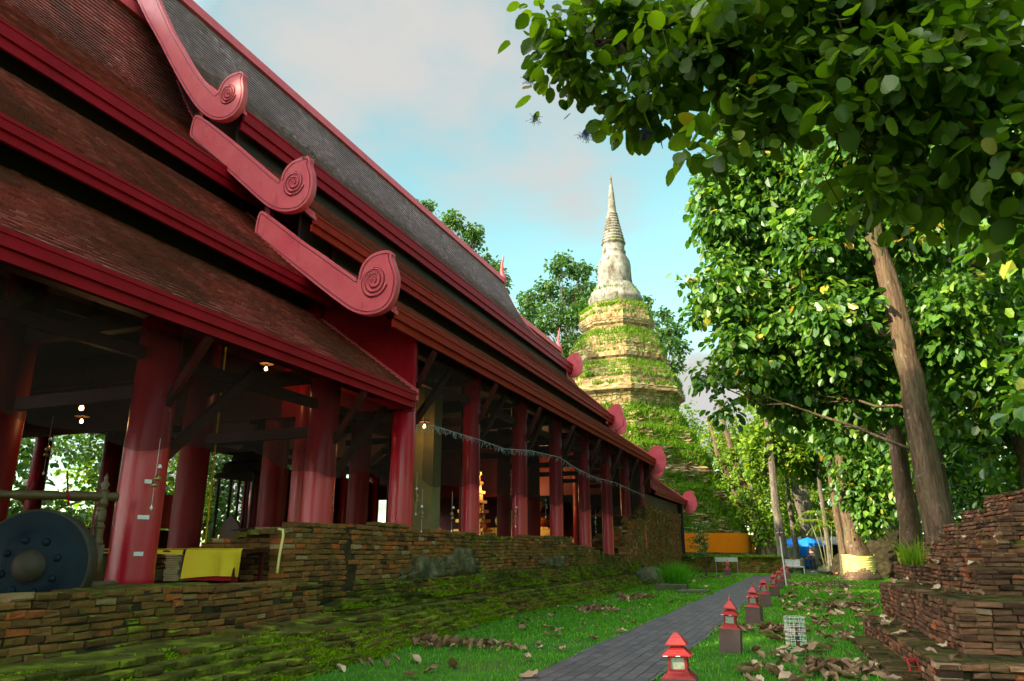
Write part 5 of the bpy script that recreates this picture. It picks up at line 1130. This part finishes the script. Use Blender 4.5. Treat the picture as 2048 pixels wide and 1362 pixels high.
o = copy_tree(la); o.location = (-5.04, 50.5, 0); o['label'] = 'lone red lantern on the left of the path before the mossy wall'; o.scale = (1.05, 1.05, .95)

# ================================================================== dry leaves
def dryleaf(seed, L=.30, W=.19):
    g = np.random.default_rng(seed); nu, nv = 7, 5; cl = g.uniform(-2.0, 2.2); cw = g.uniform(.3, 2.4); tw = g.normal(0, .5); V = []
    for i in range(nu):
        u = i/(nu-1); wid = W*sin(pi*min(1, u*.92+.06))**.75*(1.12-.5*u)
        for j in range(nv):
            v = (j/(nv-1)-.5)*2; x = v*wid/2; y = (u-.5)*L; z = 0.
            a = cw*v*.5; x = x*cos(a*.6); z = wid*.5*(abs(v)**1.6)*cw*.33+cl*.05*((u-.5)**2)*4*.8+g.normal(0, .006)+.012*sin(u*14+v*3)
            c, s_ = cos(tw*(u-.5)), sin(tw*(u-.5)); V.append((x*c-z*s_, y, x*s_+z*c))
    V = np.array(V); V[:, 2] -= V[:, 2].min(); F_ = [(i*nv+j, i*nv+j+1, (i+1)*nv+j+1, (i+1)*nv+j) for i in range(nu-1) for j in range(nv-1)]
    return V, F_
LEAF = [dryleaf(s) for s in range(14)]
leafme = []
for i, (V, F_) in enumerate(LEAF[:10]):
    for vv in (.25, .6, .9):
        mb = MB(); mb.add(V, F_, vv+rng.normal(0, .05)); o = mb.build('fallen_leaf', MAT['dryleaf'], None, True); leafme.append(o.data); bpy.data.objects.remove(o)
def ground_z(x, y): return .02
def scatter_leaf(x, y, z, label, group, s=1.):
    li = int(rng.integers(len(leafme))); o = bpy.data.objects.new('fallen_leaf', leafme[li]); COL.objects.link(o)
    if group and 'TONE' in label:
        tone = ('dark brown', 'tan', 'pale buff')[li % 3]; zone = 'nearest the camera' if y < 14 else ('around the third and fourth lanterns' if y < 24 else 'toward the far end'); label = label.replace('TONE', tone)+' '+{'n': 'near the camera', 'a': 'midway', 't': 'far off'}[zone[0]]; group = group+', '+tone+', '+zone
    o.location = (x, y, z); o.rotation_euler = (rng.normal(0, .25), rng.normal(0, .25), rng.uniform(0, 2*pi)); k = s*rng.uniform(.65, 1.2); o.scale = (k, k, k)
    tag(o, label, 'leaf', group)
# hand-placed leaves of the photo on the left lawn
for (px, py, lab, s_) in ((1057, 1358, 'big rusty curled leaf at the near corner of the paving', 1.2), (735, 1333, 'flat tan leaf at the foot of the mossy plinth, leftmost on the lawn', 1), (768, 1335, 'upright brown leaf beside the leftmost flat tan leaf', 1), (905, 1337, 'small upright tan leaf in the middle of the left lawn', .8),
      (862, 1345, 'tan leaf low on the left lawn beside an upright one', .8), (1045, 1303, 'grey curled leaf on the left lawn near the paving', 1), (1112, 1275, 'pair-tipped brown leaf beside the left path edge', 1.1), (1185, 1282, 'brown leaf lying across the left path edge', 1.1), (1120, 1304, 'pale twisted leaf on the left lawn', .8), (1048, 1260, 'pinkish rounded leaf near the plinth', 1.1), (1240, 1268, 'small brown leaf near the left path edge', .9)):
    p = gnd(px, py); scatter_leaf(p.x, p.y, .03, lab, None, s_)
n = 0
while n < 175:
    y = 9+(rng.random()**1.5)*30; x = rng.uniform(-1.15, 1.6)
    if x > ruin_x(y)-.05 or abs(x+1.35) < .3: continue
    scatter_leaf(x, y, .03, 'TONE dry leaf on the lawn right of the path', 'dry leaves on the right lawn'); n += 1
for _ in range(42):
    y = 9+(rng.random()**1.3)*34; x = rng.uniform(plinth_x(y)+.1, -3.7); scatter_leaf(x, y, .03, 'TONE dry leaf on the lawn left of the path', 'dry leaves on the left lawn', .8)
for _ in range(46):
    k = rng.integers(4); c, s_ = cos(rang), sin(rang)
    x0, y0, ly, z, wd = ((1.22, 10.15, 6.7, .36, .40), (1.66, 11.25, 6.5, .98, .55), (2.28, 13.2, 6.8, 1.34, .3), (2.75, 15.1, 4.5, 1.82, .4))[k]
    a = rng.uniform(0, ly); b = rng.uniform(.02, wd); scatter_leaf(x0-s_*a+c*b, y0+c*a+s_*b, z+.02, 'TONE dry leaf on a brick ledge of the ruin', 'dry leaves on the ruin', .8)
for (px, py, lab) in ((1160, 1204, 'dark fallen leaf on the paving, far one'), (1425, 1189, 'small dark leaf in the middle of the paving'), (1489, 1181, 'brown leaf on the far paving near the lanterns')):
    p = gnd(px, py) if px > 1200 else gnd(1430, 1190); scatter_leaf(p.x, p.y, .03, lab, None, .5)
def pile(c, rx, ry, n, label, h=.14):
    mb = MB()
    for i in range(n):
        V, F_ = LEAF[rng.integers(14)]; q = rng.normal(0, .42, 2); d = min(1, np.hypot(*q)); a = rng.uniform(0, 2*pi); R3 = np.array(Matrix.Rotation(a, 3, 'Z') @ Matrix.Rotation(rng.normal(0, .7), 3, 'X') @ Matrix.Rotation(rng.normal(0, .5), 3, 'Y'))
        k = rng.uniform(.45, .9); mb.add(V*k @ R3.T+np.array([q[0]*rx, q[1]*ry, .02+h*(1-d)*rng.random()]), F_, float(np.clip(rng.normal(.45, .25), 0, 1)))
    o = mb.build('leaf_litter', MAT['dryleaf'], None, True); o.location = (c[0], c[1], .0); tag(o, label, 'leaf litter', None, 'stuff')
for (px, py, rx, ry, n, lab) in ((900, 1292, 1.2, .45, 90, 'heap of dry brown leaves at the foot of the mossy plinth, nearest one'), (1190, 1222, .7, 1.0, 60, 'heap of dry leaves farther along the plinth foot'), (1270, 1198, .6, 1.5, 70, 'strip of dry leaves beside the plinth near the stone slab'),
      (1545, 1265, .8, .5, 80, 'heap of curled leaves between the second lantern and the wire cage'), (1700, 1215, 1.0, 1.2, 90, 'band of brown leaves on the lawn before the sash tree'), (1660, 1345, .75, .6, 90, 'large heap of dry leaves at the bottom edge of the right lawn'),
      (1640, 1172, 2.2, 2.2, 120, 'carpet of dry leaves before the rubble mound'), (1420, 1156, 1.6, 1.4, 60, 'scattered dry leaves before the far mossy wall')):
    p = gnd(px, py); pile((p.x, p.y), rx*1.15, ry*1.1, n, lab, .10)

mb = MB()
for _ in range(700):
    y = 12+(rng.random()**.8)*42; x = rng.uniform(-1.15, 3.4) if rng.random() < .75 else rng.uniform(-7, -3.7)
    if x > ruin_x(y)-.1 or x < plinth_x(y)+.1: continue
    V, F_ = LEAF[rng.integers(14)]; R3 = np.array(Matrix.Rotation(rng.uniform(0, 6.3), 3, 'Z') @ Matrix.Rotation(rng.normal(0, .3), 3, 'X')); mb.add(V*rng.uniform(.35, .75) @ R3.T+np.array([x, y, .03]), F_, float(np.clip(rng.normal(.5, .25), 0, 1)))
tag(mb.build('leaf_litter', MAT['dryleaf'], None, True), 'small scraps of dry leaves scattered all over the lawn', 'leaf litter', None, 'stuff')

# ================================================================== small things on the lawn
p = gnd(1341, 1182)
mb = MB(); 
for i in range(9): mb.box((-.55+i*.14+.0, rng.normal(0, .01), .13), (.137, .62, .24), rz=rng.normal(0, .008))
o = mb.build('stone_slab', MAT['concrete']); o.location = (p.x, p.y+.3, 0); tag(o, 'thick mossy stone slab lying below the tall grass clump', 'stone slab')
mb = MB(); mb.box((0, 0, .05), (1.1, 1.3, .1)); mb.box((.1, .1, .11), (.7, .9, .03)); o = mb.build('stone_slab', MAT['concrete']); o.location = (p.x+1.1, p.y-1.2, 0); tag(o, 'flat low stone slab at the left edge of the path', 'stone slab')
n = 900; a = rng.uniform(0, 2*pi, n); R_ = rng.random(n)**.7*.42; P = np.stack([p.x+np.cos(a)*R_, p.y+1.2+np.sin(a)*R_, np.zeros(n)], 1)
o = blades('grass_clump', P, 1.05, .022, rng.random(n)*.7, MAT['grass'], .75); o.data.transform(Matrix.Translation((-p.x, -p.y-1.2, 0))); o.location = (p.x, p.y+1.2, 0)
tag(o, 'tall dark green clump of long-bladed grass beside the stone slab', 'grass clump')
# low round mossy bushes at the end of the plinth
for (px, py, r, lab) in ((1305, 1170, .9, 'mossy hump where the brick plinth ends'), (1360, 1160, .55, 'rounded mossy stone block right of the grass clump')):
    q = gnd(px, py); mb = MB(); mb.lathe((0, 0, -.05), [(r, 0), (r*.98, r*.35), (r*.8, r*.7), (r*.4, r*.9), (.001, r*.95)], 18, jit=.05); o = mb.build('mossy_block', MAT['concrete'], None, False); o.location = q; tag(o, lab, 'mossy block')
    n = 1500; a = rng.uniform(0, 2*pi, n); t_ = rng.random(n); P = np.stack([np.cos(a)*r*(1-t_**2.5), np.sin(a)*r*(1-t_**2.5), r*.92*t_], 1); blades('moss_tufts', P, .07, .05, rng.random(n), MAT['mossblade'], 1.3, parent=o)['kind'] = 'stuff'
# layered shrub before the orange cloth
q = gnd(1413, 1154); T = thing('shrub', 'small open shrub with flat layered branches before the orange cloth band', 'shrub', q)
mb = MB(); C = []
mb.tube([(0, 0, 0), (.05, 0, 1.2), (0, 0, 2.9)], [.07, .05, .02], 6)
for i in range(16):
    z = .9+2.1*rng.random(); a = rng.uniform(0, 2*pi); l = rng.uniform(.8, 2.0)*(1-.25*(z-.9)); e = np.array([cos(a)*l, sin(a)*l, z+rng.uniform(.0, .35)]); mb.tube([(0.02, 0, z-.15), e*np.array([.5, .5, 0])+np.array([0, 0, z]), e], [.025, .018, .008], 5)
    for k_ in range(5): C.append(e*np.array([1, 1, 0])*(.45+.14*k_)+np.array([0, 0, e[2]]))
mb.build('stem', MAT['bark'], T); leaves('foliage', np.array(C), 9, .22, .14, MAT['midleaf'], T, .6, 0)
# clear sign board on legs
T = thing('sign_board', 'pale transparent board on thin metal legs behind the lone lantern', 'sign', gnd(1455, 1151))
mb = MB(); mb.box((0, 0, 1.0), (1.45, .05, .28)); m, t = newmat('clear_plastic'); finish(t, (.35, .40, .38), .15, .6); MAT['plastic'] = m; mb.build('board', MAT['plastic'], T)
for sx in (-.68, .68): mb = MB(); mb.tube([(sx, 0, 0), (sx, 0, 1.15)], .02, 6); mb.build('leg', MAT['grey'], T)
# red and white pole leaning left
p0 = gnd(1573, 1173); p1 = at(1559, 1068, p0.y)
T = thing('pole', 'thin white pole leaning left with a red top, planted among the lanterns', 'pole', p0); d = p1-p0
mb = MB(); mb.tube([(0, 0, 0), d*.97], .028, 8); mb.build('shaft', MAT['white'], T)
mb = MB(); mb.tube([d*.95, d*1.04], .05, 8); mb.build('red_top', MAT['lampred'], T)
mb = MB(); mb.tube([d*1.02+Vector((-.16, 0, 0)), d*1.02+Vector((.16, 0, .03))], .015, 5); mb.build('cross_bar', MAT['white'], T)
# wire cages
def cage(px, py, w, h, label, mat):
    q = gnd(px, py); T = thing('wire_cage', label, 'cage', q); mb = MB(); r = .0042
    for z in np.linspace(.02, h, 8): mb.tube([(-w/2, -w/2, z), (w/2, -w/2, z), (w/2, w/2, z), (-w/2, w/2, z), (-w/2, -w/2, z)], r, 4, caps=False)
    for k in range(4):
        u = -w/2+w*k/3
        for a, b in ((u, -w/2), (u, w/2), (-w/2, u), (w/2, u)): mb.tube([(a, b, 0), (a, b, h)], r, 4)
    mb.build('wire_mesh', mat, T); mb = MB(); mb.lathe((.02, 0, 0), [(.06, 0), (.04, .1), (.015, .3), (.005, .42)], 8); mb.build('spotlight', MAT['blackish'], T); T.rotation_euler.z = .25
    return T
cage(1594, 1300, .27, .52, 'white wire cage standing over a small dark spotlight on the lawn', MAT['white'])
cage(1680, 1180, .55, .55, 'rusty dark wire cage in the grass before the sash tree', MAT['blackish'])
# turquoise pipe, grate
q = gnd(1771, 1192); mb = MB(); mb.tube([(0, 0, 0), (0, 0, .26)], .02, 8); mb.tube([(0, 0, .26), (.06, 0, .28)], .02, 8); o = mb.build('water_pipe', MAT['pipe']); o.location = q; tag(o, 'short turquoise water pipe upright beside the ruin', 'pipe')
q = gnd(1885, 1356, .05); T = thing('metal_grate', 'rusty maroon metal grate leaning on the lowest ruin step', 'grate', (q.x, q.y, .1))
mb = MB()
for k in range(7): mb.bar((-.35+k*.115, 0, 0), (-.35+k*.115, .28, .12), .02, .02)
mb.bar((-.38, 0, 0), (.38, 0, 0), .03, .03); mb.bar((-.38, .28, .12), (.38, .28, .12), .03, .03); mb.build('bars', MAT['lampred'], T)
# ferns on the walls
def fern(p, s, label, nfr=11):
    mb = MB()
    for k in range(nfr):
        a = rng.uniform(0, 2*pi); l = s*rng.uniform(.6, 1); d = np.array([cos(a), sin(a), 0]); sd = np.array([-sin(a), cos(a), 0])
        for j in range(9):
            t_ = (j+1)/9; c = d*l*t_+np.array([0, 0, s*(.55*t_-.6*t_*t_)]); w = .28*l*(1-t_)+.02*s; 
            for sg in (-1, 1): mb.add([c, c+d*l*.09, c+sd*sg*w+d*l*.10+np.array([0, 0, -.01])], [(0, 1, 2)], rng.random())
    o = mb.build('fern', MAT['midleaf']); o.location = p; return tag(o, label, 'fern')
fern(atx(843, 1160, -8.05), .26, 'bright green fern growing low on the high brick wall, left one'); fern(atx(1035, 1140, -8.1), .32, 'green fern on the high wall below the stained patch, right one'); fern(atx(765, 1256, -7.0), .16, 'small fern on the mossy plinth')
# bananas-like grass on ruin by the trunk
for (px, py, z, s_, lab) in ((1835, 1110, 1.34, .7, 'spiky yellow-green grass tuft on the ruin before the double trunk'), (1812, 1095, 1.3, .5, 'small leafy weed on the ruin top left')):
    q = at(px, py, 16.5); n = 60; P = np.stack([rng.normal(0, .06, n), rng.normal(0, .06, n), np.zeros(n)], 1); o = blades('weed_tuft', P, s_*.7, .03, rng.uniform(.5, 1, n), MAT['stupagrass'], .9); o.location = (q.x, q.y, 1.33); tag(o, lab, 'weed')
# white garden seat and posts in the distance
q = gnd(1591, 1147); T = thing('garden_bench', 'white slatted garden bench near the far end of the path', 'bench', q)
mb = MB(); 
for k in range(5): mb.box((0, -.2+k*.1, .45), (1.3, .07, .03))
mb.build('seat', MAT['white'], T); mb = MB()
for k in range(5): mb.box((0, .26, .55+k*.09), (1.3, .03, .06))
mb.build('backrest', MAT['white'], T)
for sx in (-.6, .6):
    for sy in (-.2, .24): mb = MB(); mb.box((sx, sy, .22), (.06, .06, .44)); mb.build('leg', MAT['white'], T)
q = gnd(1607, 1147); mb = MB(); mb.lathe((0, 0, 0), [(.16, 0), (.15, .3), (.17, .35), (.16, .95), (.05, 1.05)], 10, jit=.01); o = mb.build('stone_post', MAT['concrete']); o.location = q; tag(o, 'weathered stone post beside the white bench', 'post')
q = gnd(1652, 1150); mb = MB(); mb.lathe((0, 0, 0), [(.5, 0), (.55, .3), (.4, .5), (.001, .55)], 9, jit=.05); o = mb.build('boulder', MAT['concrete']); o.location = q; tag(o, 'dark boulder at the bend behind the walking person', 'boulder')

# ================================================================== person walking toward the camera
def skin_person(label, loc, rot, joints, edges, rad, mat, root_i=0):
    me = bpy.data.meshes.new('body'); me.from_pydata(joints, edges, []); o = bpy.data.objects.new('body', me); COL.objects.link(o)
    sm = o.modifiers.new('skin', 'SKIN'); 
    for i, r in enumerate(rad): me.skin_vertices[0].data[i].radius = (r, r) if not isinstance(r, tuple) else r; 
    me.skin_vertices[0].data[root_i].use_root = True; sm.use_smooth_shade = True; ss = o.modifiers.new('sub', 'SUBSURF'); ss.levels = 1; ss.render_levels = 2
    me.materials.append(mat); return o
pp = gnd(1626, 1144)
T = thing('person', 'walking person in dark grey shirt and jeans with hands together at the chest', 'person', pp); T.rotation_euler.z = -.15
J = [(0, 0, .98), (0, .01, 1.2), (0, .0, 1.40), (0, 0, 1.50), (0, -.01, 1.60), (0, -.015, 1.70),
     (.18, 0, 1.42), (.27, -.02, 1.17), (.10, -.24, 1.20), (.03, -.29, 1.24), (-.18, 0, 1.42), (-.27, -.02, 1.17), (-.10, -.24, 1.20), (-.03, -.29, 1.24),
     (.10, 0, .93), (.11, -.14, .52), (.10, -.10, .09), (.10, -.24, .03), (-.10, 0, .93), (-.10, .02, .50), (-.10, .22, .12), (-.10, .12, .03)]
E_ = [(0, 1), (1, 2), (2, 3), (3, 4), (4, 5), (2, 6), (6, 7), (7, 8), (8, 9), (2, 10), (10, 11), (11, 12), (12, 13), (0, 14), (14, 15), (15, 16), (16, 17), (0, 18), (18, 19), (19, 20), (20, 21)]
Rr = [(.15, .11), (.14, .10), (.15, .10), .055, .085, .075, .065, .045, .036, .030, .065, .045, .036, .030, .095, .062, .042, .035, .095, .062, .042, .035]
o = skin_person('body', pp, 0, J, E_, Rr, MAT['skin']); o.parent = T
def shell(name, idx, edges, grow, mat):
    m_ = {a: i for i, a in enumerate(idx)}; jj = [J[a] for a in idx]; ee = [(m_[a], m_[b]) for a, b in edges]
    rr = [tuple(x+grow for x in (Rr[a] if isinstance(Rr[a], tuple) else (Rr[a], Rr[a]))) for a in idx]
    o = skin_person(name, pp, 0, jj, ee, rr, mat); o.name = name; o.parent = T
shell('shirt', [1, 0, 2, 6, 10, 7, 11], [(0, 1), (1, 2), (2, 6), (2, 10), (6, 7), (10, 11)], .016, MAT['greycloth'])
shell('trousers', [0, 14, 15, 16, 18, 19, 20], [(0, 14), (14, 15), (15, 16), (0, 18), (18, 19), (19, 20)], .014, MAT['denim'])
mb = MB(); mb.lathe((0, -.005, 1.66), [(.092, 0), (.098, .06), (.085, .11), (.05, .145), (.001, .155)], 12); mb.build('hair', MAT['hair'], T, True)
mb = MB()
for sx in (-1, 1):
    for k in range(5): mb.tube([(sx*.02, -.30, 1.215+k*.018), (sx*.012, -.335, 1.235+k*.018), (sx*.004, -.35+.006*abs(k-2), 1.27+k*.014)], [.0095, .009, .007], 5)
    mb.lathe((sx*.03, -.098, 1.665), [(.001, -.01), (.01, 0), (.001, .01)], 6)
mb.lathe((0, -.108, 1.62), [(.016, -.015), (.012, .02), (.001, .035)], 6); mb.build('hand', MAT['skin'], T, True)
mb = MB(); 
for sx, y in ((.10, -.2), (-.10, .14)): mb.box((sx, y, .035), (.09, .26, .06))
mb.build('shoe', MAT['white'], T)

# ================================================================== market stalls at the end
def parasol(x, y, label, r=1.7, h=2.15):
    T = thing('parasol', label, 'parasol', (x, y, 0), 'blue parasols of the market stall')
    mb = MB(); prof = [(r, h-.25), (r*.99, h-.02), (r*.6, h+.25), (.05, h+.5), (.001, h+.55)]; mb.lathe((0, 0, 0), prof, 8); mb.build('canopy', MAT['bluecloth'], T)
    mb = MB(); mb.tube([(0, 0, 0), (0, 0, h+.45)], .03, 6); mb.build('pole', MAT['grey'], T)
u1 = at(1588, 1095, 72); u2 = at(1617, 1095, 71)
parasol(u1.x, 72, 'left bright blue parasol of the stall at the end of the path', 1.35); parasol(u2.x, 71, 'right bright blue parasol above the walking person', 1.35)
T = thing('market_stall', 'stall under the blue parasols with blue back cloth and white sheet', 'stall', (u1.x, 73, 0))
mb = MB(); mb.box((.75, .8, 1.15), (1.3, .06, 2.0)); mb.build('back_cloth', MAT['bluecloth'], T)
mb = MB(); mb.box((-.45, .4, 1.2), (.95, .06, 1.5)); mb.build('white_sheet', MAT['white'], T)
mb = MB(); mb.box((.6, -.3, .8), (2.2, .8, .06)); mb.box((.6, -.3, .55), (2.1, .7, .04)); mb.build('table_top', MAT['tan'], T)
for sx in (-.4, 1.6): mb = MB(); mb.box((sx, -.3, .39), (.06, .6, .77)); mb.build('leg', MAT['dark'], T)
for i in range(12):
    mb = MB(); mb.box((0, 0, .07), (.16, .14, .14)); mb.box((0, 0, .15), (.10, .10, .03)); o = mb.build('ware', MAT[('white', 'orangecloth', 'bluecloth', 'pink')[i % 4]]); o.location = (u1.x-.4+i*.17, 72.65, .83); tag(o, ('white', 'orange', 'blue', 'pink')[i % 4]+' packet on the stall table, '+('left third', 'middle third', 'right third')[i//4], 'packet', 'packets on the stall table')
hx = at(1650, 1090, 78).x
T = thing('market_hut', 'long dark open market hut with grey sheet roof behind the person', 'hut', (hx, 79, 0))
mb = MB(); mb.prism([(-.3, 2.15), (1.6, 2.85), (1.6, 2.78), (-.3, 2.08)], -3.6, 3.4, ax='x'); mb.build('roof', MAT['grey'], T)
for sx in (-3.3, -1.1, 1.1, 3.1):
    for sy in (-.1, 1.5): mb = MB(); mb.box((sx, sy, 1.15), (.12, .12, 2.2)); mb.build('post', MAT['dark'], T)
mb = MB(); mb.box((0, 1.58, 1.3), (6.6, .05, 2.4)); mb.build('back_wall', MAT['dark'], T)
mb = MB(); mb.box((.2, 0, .8), (6, .9, .08)); mb.box((.2, 0, .4), (5.9, .8, .7)); mb.build('counter', MAT['tan'], T)
mb = MB(); mb.box((-1.0, .5, 1.3), (.9, .05, 1.0)); mb.build('hanging_cloth', MAT['orangecloth'], T)
mb = MB(); mb.box((-2.4, .5, 1.35), (.8, .05, .9)); mb.build('hanging_cloth', MAT['bluecloth'], T)
bx = at(1660, 1060, 96).x
T = thing('house', 'distant small building with sunlit orange roof behind the trees', 'house', (bx, 98, 0))
mb = MB(); mb.box((0, 0, 1.9), (7, 5, 3.8)); mb.build('wall', MAT['tanwall'], T)
mb = MB(); mb.prism([(-4.2, 3.7), (4.2, 3.7), (0, 6.4)], -3, 3); mb.build('roof', MAT['orangeroof'], T)
for sx in (-2, 0, 2): mb = MB(); mb.box((sx, -2.53, 2), (1, .08, 1.3)); mb.build('window', MAT['dark'], T)
bx = at(1530, 1105, 82).x
T = thing('boundary_wall', 'low ochre boundary wall with posts seen past the orange cloth', 'wall', (bx, 84, 0))
mb = MB(); mb.box((0, 0, .8), (16, .3, 1.6)); mb.box((0, 0, 1.64), (16.2, .4, .1)); mb.build('wall_panel', MAT['tanwall'], T)
for k in range(9): mb = MB(); mb.box((-8+k*2, -.1, .95), (.35, .4, 1.9)); mb.build('post', MAT['white'] if k % 3 == 0 else MAT['tanwall'], T)
# small palm by the mound
q = at(1650, 1120, 58); T = thing('palm', 'slim palm with several pale stems and drooping fronds left of the rubble mound', 'palm', (q.x, 58, 0))
tops = []
for (dx, tx, h) in ((0, -.7, 3.6), (.12, -.35, 4.2), (.3, -.1, 3.2), (.45, .25, 3.5)):
    mb = MB(); mb.tube([(dx, 0, 0), (dx+tx*.4, 0, h*.55), (dx+tx, 0, h)], [.05, .04, .035], 7); mb.build('trunk', MAT['palmstem'], T, True); tops.append((dx+tx, 0, h))
for c in tops:
    mb = MB(); c = np.array(c)
    for k in range(8):
        a = rng.uniform(0, 2*pi); l = rng.uniform(1.1, 1.7); d = np.array([cos(a), sin(a), 0]); sd = np.array([-sin(a), cos(a), 0])
        for j in range(15):
            t_ = (j+1)/15; p = c+d*l*t_+np.array([0, 0, .8*t_-1.3*t_*t_]); 
            for sg in (-1, 1): mb.add([p, p+d*.06, p+sd*sg*.34*(1-t_*.7)+d*.16+np.array([0, 0, -.16])], [(0, 1, 2)], rng.random())
    mb.build('frond', MAT['lightleaf'], T)
